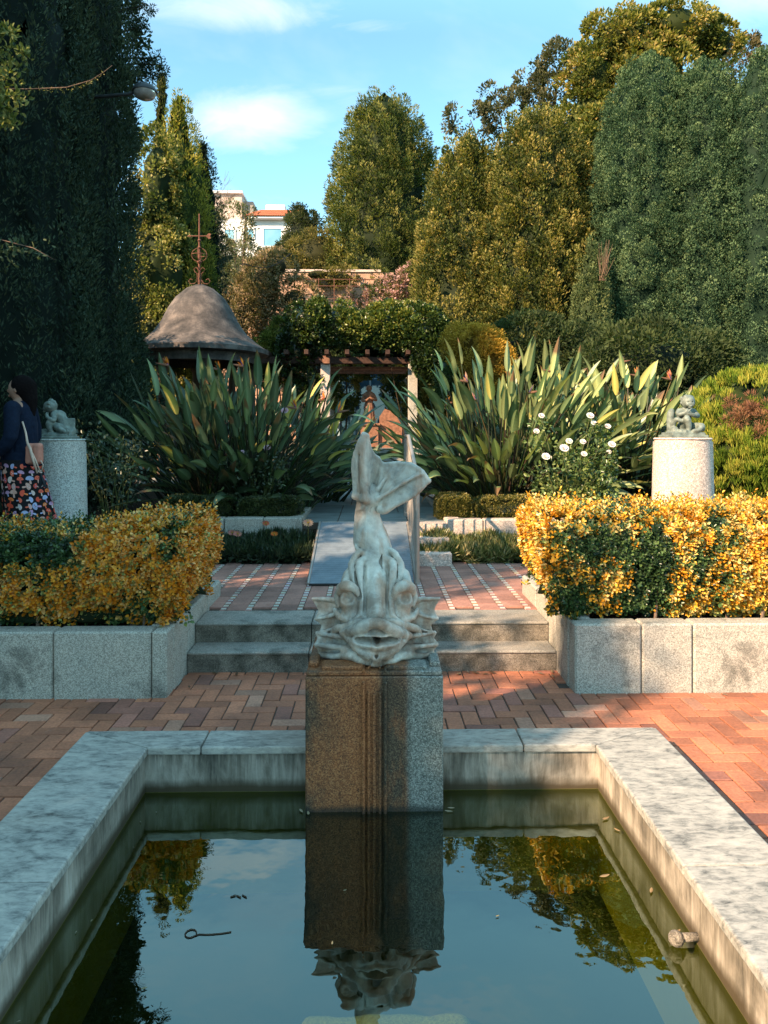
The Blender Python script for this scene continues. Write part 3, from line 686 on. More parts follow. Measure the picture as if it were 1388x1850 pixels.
# cheeks
for s in (-1, 1):
    S.ell((s*.115, -.09, .20), (.07, .08, .075), k=.04)
    S.ell((s*.135, -.115, .285), (.052, .05, .055), k=.02)
    S.ell((s*.150, -.168, .312), (.036, .040, .030), k=.010, sub=True)
    S.ell((s*.148, -.128, .283), (.022, .020, .020), k=.006)
    S.chain([(s*.190, -.07, .30), (s*.178, -.115, .352), (s*.142, -.145, .368), (s*.104, -.150, .350), (s*.088, -.150, .31)], [.012, .024, .030, .022, .010], k=.014)
    S.chain([(s*.118, .0, .43), (s*.140, -.03, .40), (s*.158, -.07, .37)], [.020, .032, .024], k=.015)
    S.chain([(s*.05, .0, .485), (s*.085, -.035, .46), (s*.083, -.09, .40), (s*.072, -.125, .33), (s*.07, -.16, .26), (s*.085, -.19, .215), (s*.13, -.185, .19)], [.014, .024, .021, .019, .018, .017, .012], k=.009)
    S.chain([(s*.10, .0, .50), (s*.125, -.02, .455), (s*.118, -.065, .40), (s*.10, -.10, .365)], [.014, .021, .019, .010], k=.009)
    S.chain([(s*.075, .03, .52), (s*.10, .01, .50), (s*.118, .0, .455), (s*.13, -.02, .42)], [.012, .018, .019, .014], k=.008)
    S.chain([(s*.035, -.02, .47), (s*.045, -.08, .40), (s*.038, -.12, .33), (s*.042, -.175, .255), (s*.028, -.20, .235)], [.006, .009, .008, .008, .012], k=.007)
    S.chain([(s*.058, -.05, .45), (s*.060, -.105, .38), (s*.054, -.145, .30), (s*.058, -.195, .24)], .0105, k=.006, sub=True)
    S.chain([(s*.100, -.04, .45), (s*.098, -.09, .385), (s*.086, -.145, .31)], .0105, k=.006, sub=True)
    S.chain([(s*.012, -.05, .45), (s*.022, -.125, .36), (s*.018, -.185, .275)], .0045, k=.005, sub=True)
    S.chain([(s*.06, -.205, .225), (s*.11, -.20, .215), (s*.155, -.165, .20)], .007, k=.006, sub=True)
    S.chain([(s*.19, -.10, .26), (s*.20, -.085, .30), (s*.185, -.07, .34)], [.010, .014, .010], k=.008)
    S.chain([(s*.16, -.16, .10), (s*.18, -.14, .05), (s*.16, -.15, .01)], .008, k=.006, sub=True)
    S.chain([(s*.045, -.262, .19), (s*.10, -.232, .165), (s*.15, -.19, .145)], .004, k=.005, sub=True)
    # moustache folds from lip corner to cheek
    S.chain([(s*.03, -.225, .215), (s*.09, -.205, .195), (s*.15, -.165, .17), (s*.20, -.13, .15), (s*.222, -.12, .132)], [.010, .014, .018, .020, .012], k=.01)
    S.chain([(s*.13, -.17, .20), (s*.185, -.12, .205), (s*.21, -.09, .235)], [.010, .017, .010], k=.01)
    S.cap((s*.024, -.232, .222), (s*.024, -.205, .226), .008, k=.006, sub=True)
    # side fins: webs with rib spines
    r0 = (s*.14, -.05, .235); r1 = (s*.15, -.05, .15); r2 = (s*.15, -.08, .07)
    t1 = (s*.325, -.05, .282); m1 = (s*.292, -.055, .222); t2 = (s*.312, -.075, .185); m2 = (s*.275, -.07, .152); t3 = (s*.285, -.085, .118)
    t0 = (s*.20, -.03, .275)
    for tr in ((r0, t0, t1), (r0, t1, m1), (r0, m1, t2), (r0, t2, r1), (r1, t2, m2), (r1, m2, t3), (r1, t3, r2)): S.tri(*tr, .0065, k=.006)
    S.chain([r0, (s*.21, -.055, .275), (s*.27, -.06, .283), t1], [.012, .013, .010, .009], k=.006)
    S.chain([r0, (s*.23, -.085, .205), t2], [.013, .010, .007], k=.006); S.chain([r1, (s*.22, -.10, .14), t3], [.013, .010, .007], k=.006)
    u1 = (s*.300, -.07, .112); u2 = (s*.305, -.10, .060); u3 = (s*.290, -.09, .008); q1 = (s*.288, -.08, .085); q2 = (s*.283, -.095, .034)
    for tr in ((r2, u1, q1), (r2, q1, u2), (r2, u2, q2), (r2, q2, u3), (r2, u3, (s*.13, -.10, .005))): S.tri(*tr, .010, k=.006)
    S.chain([(s*.14, -.12, .10), (s*.22, -.13, .115), u1], [.015, .013, .008], k=.006); S.chain([(s*.15, -.15, .06), (s*.23, -.15, .065), u2], [.016, .014, .009], k=.006)
    S.chain([(s*.13, -.15, .02), (s*.22, -.14, .014), u3], [.016, .016, .010], k=.006)
# snout plane and ridge
S.chain([(0, -.02, .455), (0, -.09, .38), (0, -.14, .30), (0, -.19, .24)], [.016, .030, .038, .040], k=.02)
# lips and mouth
S.ell((0, -.225, .115), (.125, .075, .052), k=.02)
S.ell((0, -.28, .128), (.122, .085, .0185), k=.012, sub=True)
S.chain([(-.172, -.165, .138), (-.125, -.205, .155), (-.075, -.245, .183), (-.035, -.265, .206), (0, -.272, .213), (.035, -.265, .203), (.075, -.245, .175), (.125, -.205, .144), (.168, -.165, .124)], [.014, .024, .030, .027, .024, .027, .030, .025, .015], k=.012)
S.chain([(-.158, -.175, .128), (-.11, -.225, .098), (-.06, -.255, .066), (0, -.265, .046), (.06, -.255, .064), (.11, -.225, .094), (.155, -.175, .116)], [.013, .022, .026, .026, .026, .022, .013], k=.012)
S.chain([(-.10, -.235, .083), (-.04, -.272, .068), (0, -.275, .050), (.04, -.272, .067), (.10, -.235, .081)], .004, k=.006, sub=True)
S.cap((0, -.30, .10), (0, -.27, .03), .006, .010, k=.012, sub=True)
S.cap((.002, -.34, .120), (.002, -.10, .120), .0185, k=.007, sub=True)
# chin scallops
for (x, y, z, rx, rz) in ((-.07, -.20, .022, .045, .028), (.0, -.225, .010, .05, .024), (.075, -.20, .020, .045, .028), (-.13, -.16, .03, .05, .03), (.14, -.16, .03, .05, .03)):
    S.ell((x, y, z), (rx, .05, rz), k=.03)
for x in (-.10, -.035, .035, .105): S.chain([(x*.7, -.275, .045), (x, -.265, .015), (x*1.1, -.25, -.01)], .009, k=.006, sub=True)
# wrapped fold spiralling down the body into the brow
S.chain([(-.115, .07, .565), (-.105, .035, .535), (-.085, .012, .515), (-.06, .0, .505), (-.03, -.01, .490), (-.012, -.03, .46), (0, -.07, .405), (.0, -.115, .35)], [.006, .010, .013, .014, .016, .016, .016, .014], k=.008)
S.chain([(.03, -.0, .50), (.022, -.03, .46), (.03, -.05, .43)], [.005, .009, .006], k=.008, sub=True)
S.chain([(-.105, .09, .72), (-.075, .045, .74), (-.055, .035, .79), (-.05, .04, .83)], [.008, .012, .011, .006], k=.010)
S.chain([(-.015, .035, .76), (-.03, .04, .72), (.0, .045, .70)], [.004, .008, .004], k=.006, sub=True)
# tail flukes
C_ = (-.055, .02, .79); L1 = (-.112, .08, .80); L2 = (-.118, .05, .95); L25 = (-.108, .02, 1.03); L3 = (-.085, -.01, 1.09); L4 = (-.066, -.02, 1.128); L5 = (-.045, .0, 1.12)
L6 = (-.022, .06, 1.03); L65 = (.01, .085, 1.0); L7 = (.032, .10, .965); R0 = (.01, .06, .765); BK = (-.03, .13, .80)
for tr in ((C_, L1, L2), (C_, L2, L25), (C_, L25, L3), (C_, L3, L4), (C_, L4, L5), (C_, L5, L6), (BK, L6, L65), (BK, C_, L6), (BK, L65, L7), (BK, L7, R0)): S.tri(*tr, .010, k=.01)
S.tri(C_, BK, R0, .02, k=.02); S.tri(L1, BK, C_, .02, k=.02)
S.chain([L1, L2, L25, L3, L4], [.014, .013, .012, .012, .012], k=.008)
S.chain([L4, L5, (-.035, .03, 1.07), L6, L65, L7], [.014, .012, .010, .012, .011, .011], k=.008)
S.chain([C_, (-.072, .012, .88), (-.070, .0, 1.0), L5], [.012, .008, .007, .008], k=.008)
S.chain([(-.088, .03, .82), (-.095, .02, .92), (-.085, .0, 1.02)], .006, k=.008, sub=True)
T1 = (.115, .06, .973); T2 = (.18, .02, .968); T25 = (.24, -.02, .935); T3 = (.272, -.04, .888); B1 = (.195, -.035, .815); B2 = (.11, -.01, .765); B3 = (.045, .02, .725)
for tr in ((R0, L7, T1), (R0, T1, T2), (R0, T2, T25), (R0, T25, T3), (R0, T3, B1), (R0, B1, B2), (R0, B2, B3)): S.tri(*tr, .0095, k=.01)
S.chain([L7, T1, T2, T25, T3], [.012, .013, .013, .012, .009], k=.007)
S.chain([(.01, .03, .79), (.09, .0, .84), (.17, -.02, .895), (.24, -.035, .925)], [.012, .008, .006, .004], k=.016)
S.chain([(.01, .05, .84), (.06, .06, .91), (.11, .055, .955)], [.012, .007, .004], k=.01)
S.chain([T3, B1, B2, B3, (.02, .045, .73)], [.008, .009, .011, .015, .02], k=.012)
S.wob(.0022, 34).wob(.003, 11)
V, F = S.mesh()
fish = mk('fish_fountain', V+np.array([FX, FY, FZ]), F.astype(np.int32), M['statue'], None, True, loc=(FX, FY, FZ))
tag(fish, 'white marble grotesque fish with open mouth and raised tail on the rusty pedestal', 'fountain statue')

# stone slab breaking the surface near the camera, nozzle on the wall, floating bits
SL = Sculpt((-.3, -.3, -.4), (.3, .3, .1), .012); SL.box((0, 0, -.212), (.265, .25, .18), .03, .01).wob(.008, 14)
V, F = SL.mesh(); tag(mk('stone_block', V+np.array([.045, 2.11, ZW-.0]), F.astype(np.int32), M['tread'], None, True, loc=(.045, 2.11, ZW)), 'flat algae covered stone block just breaking the water at the near end of the pool', 'stone block')
nx0 = XI1; ny0 = 2.60; nz0 = -.078
t = thing('water_inlet', (nx0, ny0, nz0), 'small round perforated stone inlet knob on the right pool wall at water level', 'inlet')
MB().tube([(nx0+.01, ny0, nz0), (nx0-.06, ny0-.005, nz0)], [.014, .015], 12).build('pipe', M['gran_dark'], t, True)
s_ = Sculpt((-.04, -.04, -.04), (.04, .04, .04), .003); s_.ell((0, 0, 0), (.027, .027, .027))
for a in rv(26): s_.ell(a*.028, (.005, .005, .005), k=.002, sub=True)
V, F = s_.mesh(); mk('ball', V+np.array([nx0-.08, ny0-.01, nz0]), F.astype(np.int32), M['gran_dark'], t, True)
def dleaf(p, s, colr, nm='fallen_leaf', lab=None, grp=None, curl=.3):
    n = 7; a = random.uniform(0, 6.28); V = []; 
    for i in range(n):
        u = i/(n-1); w = math.sin(math.pi*u**.8)*.32
        for k in (-1, 0, 1): V.append(((u-.5)*s, k*w*s*.5, abs(k)*w*s*curl*.5+s*curl*(u-.5)**2+.003))
    V = np.array(V); c, sn = math.cos(a), math.sin(a); V = V@np.array([[c, sn, 0], [-sn, c, 0], [0, 0, 1]])+np.array(p)
    F = [(i*3+k, i*3+k+1, i*3+k+4, i*3+k+3) for i in range(n-1) for k in (0, 1)]
    o = mk(nm, V, F, M['petal'], None, True, col=np.tile(np.array(colr), (len(V), 1)), loc=p)
    o.modifiers.new('thick', 'SOLIDIFY').thickness = .0015
    return tag(o, lab, 'leaf', grp)
DC = [(.25, .14, .07), (.36, .23, .13), (.16, .09, .05), (.4, .29, .2)]
for (x, y) in ((.62, 5.22), (.74, 5.24), (.80, 5.21), (.86, 5.25), (.69, 5.26), (1.2, 5.22), (1.27, 5.15), (1.29, 5.25), (-1.2, 5.2), (-1.1, 5.26), (-.95, 5.24), (-1.22, 4.98), (.5, 5.25)):
    dleaf((x, y, .004), random.uniform(.035, .07), random.choice(DC), lab='curled dry leaf fallen on the bricks at the foot of the lower step', grp='dry leaves at the foot of the steps')
for (x, y) in ((1.5, 4.77), (1.8, 4.79), (2.3, 4.78)):
    dleaf((x, y, .004), random.uniform(.03, .05), random.choice(DC), lab='dry leaf lying on the bricks along the front of the right granite planter', grp='dry leaves by the right planter')
for (x, y) in ((.95, 3.0), (1.10, 3.45), (1.08, 2.62), (1.12, 3.35), (1.11, 2.66), (1.105, 2.9)):
    dleaf((x, y, ZW+.002), random.uniform(.03, .055), (.36, .25, .13), lab='pale leaf floating on the water beside the right pool wall', grp='leaves floating by the right pool wall', curl=.15)
for (x, y) in ((-.335, 3.545), (.37, 3.53), (.385, 3.56), (-.30, 3.525)):
    dleaf((x, y, ZW+.002), random.uniform(.03, .04), (.4, .33, .2), lab='small leaf floating against the foot of the fish pedestal', grp='leaves floating at the pedestal foot', curl=.1)
for i in range(16):
    x, y = random.choice([(random.uniform(-1.1, -.98), random.uniform(2.2, 3.6)), (random.uniform(-.9, 1.0), random.uniform(3.60, 3.72)), (random.uniform(-.8, .9), random.uniform(2.3, 3.3))])
    if abs(x) < .4 and y > 3.45: continue
    dleaf((x, y, ZW+.001), random.uniform(.010, .022), (.30, .26, .14), 'floating_petal', 'tiny pale petal or seed scattered over the dark pool water', 'tiny petals floating on the pool', curl=.1)
p = atz(375, 1687, ZW)
b = MB(); b.tube([p+np.array([-.06+.02*math.cos(a), .022*math.sin(a), .002]) for a in np.linspace(0, 5.6, 16)]+[p+np.array([q, -.006+.9*q*q*2, .002]) for q in np.linspace(-.03, .085, 8)], .0025, 5)
tag(b.build('floating_twig', M['bark'], loc=tuple(p)), 'thin hooked dark twig floating on the left half of the pool', 'twig')
p = atz(432, 1620, ZW); b = MB()
for q in (-.022, 0, .022): b.tube([p+np.array([q-.010, random.uniform(-.01, .01), .002]), p+np.array([q+.008, random.uniform(-.01, .01), .003])], .003, 5)
tag(b.build('floating_twig', M['bark'], loc=tuple(p)), 'broken scrap of dark twig floating behind the hooked twig', 'twig')

# ================================================================== COLUMNS AND CHERUBS
def column(loc, r0, r1, h, mat, label):
    t = thing('round_pedestal', loc, label, 'pedestal')
    o = MB().lathe([(r0+.01, 0), (r0, .02), (r1, h-.05), (r1, h-.035)], loc, 48).build('shaft', mat, t); autosmooth(o)
    o = MB().lathe([(r1-.012, h-.035), (r1-.012, h-.02), (r1+.0, h-.012), (r1-.012, h), (r1-.05, h)], loc, 48).build('rim', mat, t); autosmooth(o)
CRX, CRY = X(1233.5, 6.9), 6.9; ctop = Z(791, 6.75)
column((CRX, CRY, .40), .29, .262, ctop-.40, M['gran_pink'], 'sunlit pale pink round granite pedestal behind the right yellow hedge')
CLX, CLY = X(107, 7.75), 7.75; cltop = Z(793, 7.5)
column((CLX, CLY, .34), .285, .262, cltop-.34, M['gran_grey'], 'shaded speckled grey round granite pedestal behind the left yellow hedge')
# right cherub: sitting, head bent to its left, arm raised to the cheek
def cherub(loc, which, label, h=.0042):
    s = Sculpt((-.22, -.2, -.01), (.24, .2, .5), h)
    s.box((0, 0, .012), (.175, .15, .014), .004, .003).box((0, 0, .036), (.155, .135, .014), .008, .004)
    s.ell((0, 0, .05), (.14, .125, .025), k=.02)
    if which == 'r':
        s.ell((.03, .03, .11), (.068, .062, .055), k=.02)                       # hips
        s.chain([(.03, .03, .11), (.03, .025, .18), (.035, .01, .235)], [.062, .055, .05], k=.02)
        s.chain([(-.03, .0, .245), (.03, .01, .255), (.09, .0, .245)], [.03, .036, .03], k=.02)    # shoulders
        s.cap((.035, .0, .26), (.035, -.01, .29), .026, k=.015)
        s.ell((.035, -.025, .335), (.062, .066, .062), k=.015)                  # head bowed
        for a in range(26):
            u = rv(1)[0]; u[2] = abs(u[2])*.9; u[1] = u[1] if u[1] > -.4 else -.4*abs(u[1]); s.ell(np.array([.035, -.015, .345])+u*.058, (.015, .015, .013), k=.008)
        s.ell((.035, -.082, .318), (.011, .012, .012), k=.01); s.ell((.015, -.078, .309), (.02, .015, .018), k=.012); s.ell((.055, -.078, .309), (.02, .015, .018), k=.012)
        for q in (.016, .054): s.ell((q, -.086, .332), (.009, .007, .006), k=.004, sub=True)
        s.chain([(.022, -.084, .297), (.035, -.089, .295), (.048, -.084, .297)], .006, k=.004); s.ell((.035, -.075, .283), (.018, .014, .012), k=.01)
        s.ell((-.028, -.02, .325), (.008, .012, .014), k=.005); s.ell((.098, -.02, .325), (.008, .012, .014), k=.005)
        s.chain([(-.035, -.0, .245), (-.06, -.05, .215), (-.01, -.085, .235), (.005, -.085, .26)], [.028, .023, .018, .014], k=.01)    # arm to chin
        s.chain([(.095, .0, .243), (.115, -.045, .205), (.06, -.09, .21), (.01, -.095, .222)], [.028, .024, .019, .015], k=.01)
        for q in range(5): s.cap((-.005+q*.006, -.098, .222+q*.009), (.012+q*.007, -.103, .242+q*.008), .0055, .0045, k=.004)
        s.cap((.0, -.10, .235), (-.012, -.092, .262), .006, .005, k=.004)
        s.chain([(.0, .0, .11), (-.005, -.095, .175), (.012, -.10, .10), (.0, -.105, .062), (-.025, -.12, .06)], [.04, .033, .026, .017, .014], k=.012)   # near leg drawn up
        s.chain([(.07, .0, .10), (.13, -.09, .105), (.10, -.125, .075), (.045, -.125, .062)], [.04, .033, .024, .017], k=.012)
        s.ell((.10, -.115, .075), (.036, .02, .016), k=.008); s.ell((.145, -.10, .085), (.016, .016, .028), k=.01)
        s.chain([(-.105, .02, .05), (-.11, .02, .15), (-.105, .025, .225), (-.095, .03, .255)], [.038, .036, .034, .022], k=.015)        # tree stump
        s.chain([(-.11, .0, .10), (-.085, -.05, .17), (-.04, -.07, .155), (.0, -.07, .165)], [.03, .022, .018, .014], k=.012)
        s.ell((-.095, -.04, .07), (.038, .035, .038), k=.015); s.ell((-.05, -.085, .065), (.03, .03, .02), k=.012)
        for q in range(5): s.chain([(-.145+q*.012, -.02, .07), (-.14+q*.01, -.02, .16), (-.13+q*.008, -.01, .24)], .003, k=.004, sub=True)
    else:
        s.chain([(.06, .03, .11), (.045, .03, .18), (.01, .02, .245)], [.065, .06, .05], k=.02)      # back bent forward to the left
        s.chain([(-.02, -.035, .25), (.01, .01, .262), (.035, .06, .25)], [.032, .036, .03], k=.02)
        s.cap((-.01, .0, .26), (-.045, -.01, .295), .028, k=.015)
        s.ell((-.065, -.015, .335), (.070, .062, .062), k=.015)
        for a in range(26):
            u = rv(1)[0]; u[2] = abs(u[2]); u[0] = abs(u[0])*.9-.2; s.ell(np.array([-.058, -.012, .345])+u*.058, (.015, .015, .013), k=.008)
        s.ell((-.122, -.035, .313), (.012, .011, .011), k=.009); s.ell((-.108, -.05, .309), (.018, .016, .017), k=.01); s.ell((-.118, -.035, .284), (.014, .014, .010), k=.008)
        s.ell((-.122, -.058, .33), (.006, .008, .006), k=.004, sub=True); s.ell((-.055, -.075, .325), (.012, .008, .014), k=.005)
        s.chain([(-.02, -.045, .248), (.0, -.09, .19), (-.055, -.09, .215), (-.085, -.06, .255)], [.029, .025, .019, .015], k=.01)
        s.chain([(.03, .06, .245), (-.02, .06, .17), (-.07, .03, .19), (-.10, .0, .215)], [.027, .022, .018, .014], k=.01)
        for q in range(5): s.cap((-.075-q*.004, -.066+q*.008, .25), (-.082-q*.004, -.064+q*.008, .272), .0055, .0045, k=.004)
        s.cap((-.07, -.072, .25), (-.062, -.074, .268), .006, .005, k=.004)
        s.chain([(.03, -.03, .11), (-.045, -.085, .165), (-.035, -.095, .10), (-.01, -.10, .06), (-.035, -.115, .055)], [.042, .034, .028, .018, .014], k=.012)
        s.chain([(.07, .0, .10), (.02, -.07, .13), (.09, -.11, .09), (.15, -.115, .065), (.155, -.12, .085)], [.04, .034, .026, .018, .012], k=.012)
        s.box((.115, .05, .15), (.045, .045, .065), .008, .012, rz=.3)                                            # rock behind
        s.ell((.11, .04, .075), (.07, .06, .05), k=.02); s.ell((-.13, -.02, .07), (.05, .05, .035), k=.02); s.ell((-.16, .03, .065), (.03, .03, .03), k=.01)
    s.wob(.0015, 40)
    V, F = s.mesh()
    return tag(mk('cherub_statue', V+np.array(loc), F.astype(np.int32), M['bronze'], None, True, loc=loc), label, 'statue')
cherub((CRX-.005, CRY-.02, ctop), 'r', 'weathered seated cherub resting chin on hand atop the pale pink pedestal')
cherub((CLX-.01, CLY-.02, cltop), 'l', 'hunched seated cherub with bowed head atop the shaded grey pedestal')

# ================================================================== PERSON seen from behind beside the left pedestal
PXX, PYY, PZ = X(38, 7.15), 7.15, .56
HT = 1.68
per = thing('person', (PXX, PYY, PZ), 'person in dark navy top and black skirt printed with red and orange mushrooms', 'person')
s = Sculpt((-.36, -.30, -.02), (.36, .30, 1.74), .0085)
for q in (-1, 1):
    s.chain([(q*.085, .0, .90), (q*.095, -.01, .50), (q*.10, .015, .10), (q*.10, .0, .05)], [.085, .056, .038, .036], k=.03)
    s.chain([(q*.10, -.02, .035), (q*.105, .08, .03), (q*.11, .16, .022)], [.034, .034, .022], k=.02)
    s.chain([(q*.17, .0, 1.38), (q*.235, -.02, 1.12), (q*.21, .12, .95), (q*.19, .17, .93)], [.048, .040, .030, .024], k=.02)
    s.ell((q*.175, .20, .925), (.020, .038, .034), k=.012)
    for f in range(4): s.chain([(q*(.185-f*.013), .22, .935-f*.004), (q*(.175-f*.015), .265-(.006 if f in (0, 3) else 0), .925), (q*(.16-f*.012), .275-(.01*(f == 3)), .905)], [.0098, .009, .0085], k=.004)
    s.chain([(q*.155, .20, .94), (q*.13, .225, .945), (q*.12, .245, .935)], [.011, .010, .009], k=.006)
s.chain([(0, 0, .88), (0, .0, 1.05), (0, .0, 1.22), (0, .0, 1.36)], [.125, .105, .125, .11], k=.05)
s.chain([(-.15, 0, 1.385), (0, .0, 1.40), (.15, 0, 1.385)], [.055, .065, .055], k=.04)
s.cap((0, .0, 1.40), (0, .015, 1.50), .052, .048, k=.03)
s.ell((0, .02, 1.575), (.075, .095, .112), k=.02)
s.ell((0, .115, 1.56), (.012, .018, .02), k=.012); s.ell((0, .10, 1.51), (.03, .02, .012), k=.01)
for q in (-1, 1): s.ell((q*.078, .015, 1.565), (.009, .018, .028), k=.006); s.ell((q*.03, .112, 1.585), (.014, .008, .008), k=.006, sub=True)
TURN = np.array([[0, 1, 0], [-1, 0, 0], [0, 0, 1.0]])
V, F = s.mesh(); Wp = np.array([PXX, PYY, PZ])
mk('body', V@TURN+Wp, F.astype(np.int32), M['skin'], per, True)
s = Sculpt((-.16, -.2, 1.25), (.16, .2, 1.74), .008)
s.ell((0, -.012, 1.60), (.092, .105, .112), k=.02).chain([(0, -.07, 1.60), (0, -.085, 1.48), (0, -.10, 1.34)], [.075, .07, .04], k=.03)
s.ell((0, .13, 1.54), (.062, .09, .09), k=.015, sub=True); s.wob(.003, 30)
V, F = s.mesh(); mk('hair', V@TURN+Wp, F.astype(np.int32), M['hair'], per, True)
s = Sculpt((-.40, -.26, .78), (.40, .30, 1.5), .009)
s.chain([(0, -.01, .86), (0, 0, 1.05), (0, .0, 1.22), (0, .0, 1.36)], [.192, .155, .148, .125], k=.05)
for q in (-1, 1): s.chain([(q*.14, 0, 1.375), (q*.18, .0, 1.37), (q*.25, -.02, 1.12), (q*.225, .10, .975)], [.07, .072, .062, .045], k=.02)
for a in np.linspace(0, 6.28, 11): s.chain([(.15*math.cos(a), .15*math.sin(a), 1.2), (.165*math.cos(a+.1), .165*math.sin(a+.1), .84)], .006, k=.012, sub=True)
s.box((0, 0, .79), (.4, .4, .05), .005, .01, sub=True); s.ell((0, 0.02, 1.47), (.07, .08, .06), k=.02, sub=True); s.wob(.004, 14)
V, F = s.mesh(); mk('navy_top', V@TURN+Wp, F.astype(np.int32), simple('navy_cloth', (.006, .012, .028), .85, .15, 0, .3, 40), per, True)
n = 96; V = []; rows = 18
def skr(a, t): return (.165+.07*t**.9)*(1+.055*t*math.sin(a*9+.8)+.02*t*math.sin(a*17))
for i in range(rows):
    t = i/(rows-1); z = .90-.72*t
    for k in range(n):
        a = 2*math.pi*k/n; r_ = skr(a, t); V.append((r_*math.cos(a)*.98+.12*t, r_*math.sin(a)*1.14, z))
F = [(i*n+k, i*n+(k+1) % n, (i+1)*n+(k+1) % n, (i+1)*n+k) for i in range(rows-1) for k in range(n)]
o = mk('skirt', np.array(V)+Wp, F, simple('black_cloth', (.012, .011, .012), .85, .15, 0, .3, 40), per, True); o.modifiers.new('t', 'SOLIDIFY').thickness = .003
def on_skirt(a, z, off=.009):
    t = (.90-z)/.72; r_ = skr(a, t)+off; return (r_*math.cos(a)*.98+PXX+.12*t, r_*math.sin(a)*1.14+PYY, z+PZ)
b = MB(); PAL = [(.62, .07, .03), (.72, .18, .04), (.55, .09, .08), (.58, .32, .25), (.45, .25, .38), (.62, .48, .42), (.70, .12, .06), (.35, .38, .55)]
for iz, z in enumerate(np.arange(.22, .88, .062)):
    r_ = skr(0, (.9-z)/.72); m = int(2*math.pi*r_/.078)
    for k in range(m):
        a = 2*math.pi*(k+.5*(iz % 2))/m+random.uniform(-.06, .06); sc = random.uniform(.024, .036)/r_; rot = random.choice([-.3, .2, 1.5, 1.2, -1.4, .0])
        def pt(u, v, off=.009):
            uu = u*math.cos(rot)-v*math.sin(rot); vv = u*math.sin(rot)+v*math.cos(rot); return on_skirt(a+uu*sc, z+vv*sc*r_, off)
        b.cc = random.choice(PAL)
        cap_ = [(math.cos(q), .9*math.sin(q)+.1) for q in np.linspace(0, math.pi, 9)]+[(-.55, -.12), (.55, -.12)]
        b.add([pt(*q) for q in cap_], [tuple(range(len(cap_)))])
        b.cc = random.choice(PAL); stm = [(-.2, -.1), (.2, -.1), (.26, -1.0), (0, -1.15), (-.26, -1.0)]; b.add([pt(*q) for q in stm], [tuple(range(5))])
        if random.random() < .5:
            b.cc = random.choice([(.6, .5, .45), (.25, .03, .03), (.3, .35, .6)])
            for q in ((-.4, .4), (.3, .5), (0, .2)): b.add([pt(q[0]+.14*math.cos(w), q[1]+.14*math.sin(w), .011) for w in np.linspace(0, 6.28, 7)[:-1]], [tuple(range(6))])
b.build('mushroom_print', M['cols'], per, usecol=True)
bag = thing('handbag', (PXX+.20, PYY-.10, PZ+.9), 'small salmon pink bag with pale strap and dark tassel at the hip of the person', 'bag')
hb = Sculpt((-.12, -.08, -.16), (.12, .08, .16), .006); hb.box((0, 0, .0), (.075, .035, .10), .03, .02).box((-.045, -.01, -.01), (.03, .035, .085), .02, .01).box((.03, -.015, -.0), (.028, .035, .09), .02, .01).wob(.004, 20)
Bw = np.array([PXX+.205, PYY-.16, PZ+.96]); V, F = hb.mesh(); mk('pouch', V+Bw, F.astype(np.int32), simple('salmon_leather', (.48, .19, .13), .6, .3, 0, .2, 15), bag, True)
b = MB(); b.tube([Bw+np.array(q) for q in ((-.13, .03, .30), (-.085, .0, .20), (-.055, -.03, .10), (-.02, -.052, .05), (.01, -.06, -.05), (.05, -.06, -.18))], [.009, .009, .012, .014, .013, .008], 8)
b.tube([Bw+np.array(q) for q in ((-.02, -.05, .05), (.035, -.06, -.06), (.075, -.055, -.17))], .007, 6); b.tube([Bw+np.array(q) for q in ((.06, -.02, -.06), (.095, -.04, -.10), (.08, -.04, -.17))], .006, 6)
b.build('strap', simple('pale_strap', (.6, .42, .32), .6, .3), bag, True)
b = MB(); q0 = Bw+np.array([.075, -.05, -.18])
for k in range(16): b.tube([q0, q0+np.array([random.uniform(-.03, .06), random.uniform(-.03, .03), -random.uniform(.12, .15)])], [.006, .004], 4)
b.build('tassel', simple('dark_tassel', (.02, .025, .03), .8, .2), bag)
# ================================================================== GAZEBO
GY = 16.5; GX = X(362, GY); zb = Z(634, GY)
gzb = thing('gazebo', (GX, GY, .66), 'round garden gazebo with bell shaped grey shell roof and rusty weathervane among the trees', 'gazebo')
rim = (X(490, GY)-X(245, GY))/2; topz = Z(515, GY); hh = topz-zb
prof = [(rim, -.10), (rim, .0), (rim*.94, .05), (rim*.83, hh*.11), (rim*.67, hh*.26), (rim*.55, hh*.44), (rim*.465, hh*.62), (rim*.355, hh*.79), (rim*.20, hh*.93), (rim*.07, hh*.99), (.02, hh)]
o = MB().lathe(prof, (GX, GY, zb), 56).build('dome_roof', M['dome'], gzb); autosmooth(o, 60)
o = MB().lathe([(rim*.80, -.30), (rim*.82, -.12), (rim*.97, -.10), (rim*.75, -.02), (rim*.6, -.02)], (GX, GY, zb), 48, cap=False).build('cornice', M['dome'], gzb)
for k in range(8):
    a = 2*math.pi*(k+.4)/8; c = (GX+rim*.76*math.cos(a), GY+rim*.76*math.sin(a), .62)
    autosmooth(MB().lathe([(.13, 0), (.13, .1), (.09, .16), (.08, zb-.62-.42), (.12, zb-.62-.34), (.12, zb-.62-.29)], c, 16).build('column', M['bark'], gzb))
MB().lathe([(rim*.9, 0), (rim*.9, .12), (.1, .125)], (GX, GY, .58), 40).build('floor', M['tread'], gzb)
zt_ = Z(388, GY)
wv = MB(); wv.tube([(GX-.02, GY, topz-.03), (GX-.02, GY, zt_)], [.03, .016], 8); wv.build('vane_pole', M['iron'], gzb)
def yv(py): return Z(py, GY)
b = MB(); za = yv(428)
b.tube([(GX-.25, GY, za), (GX+.16, GY, za)], .012, 6)
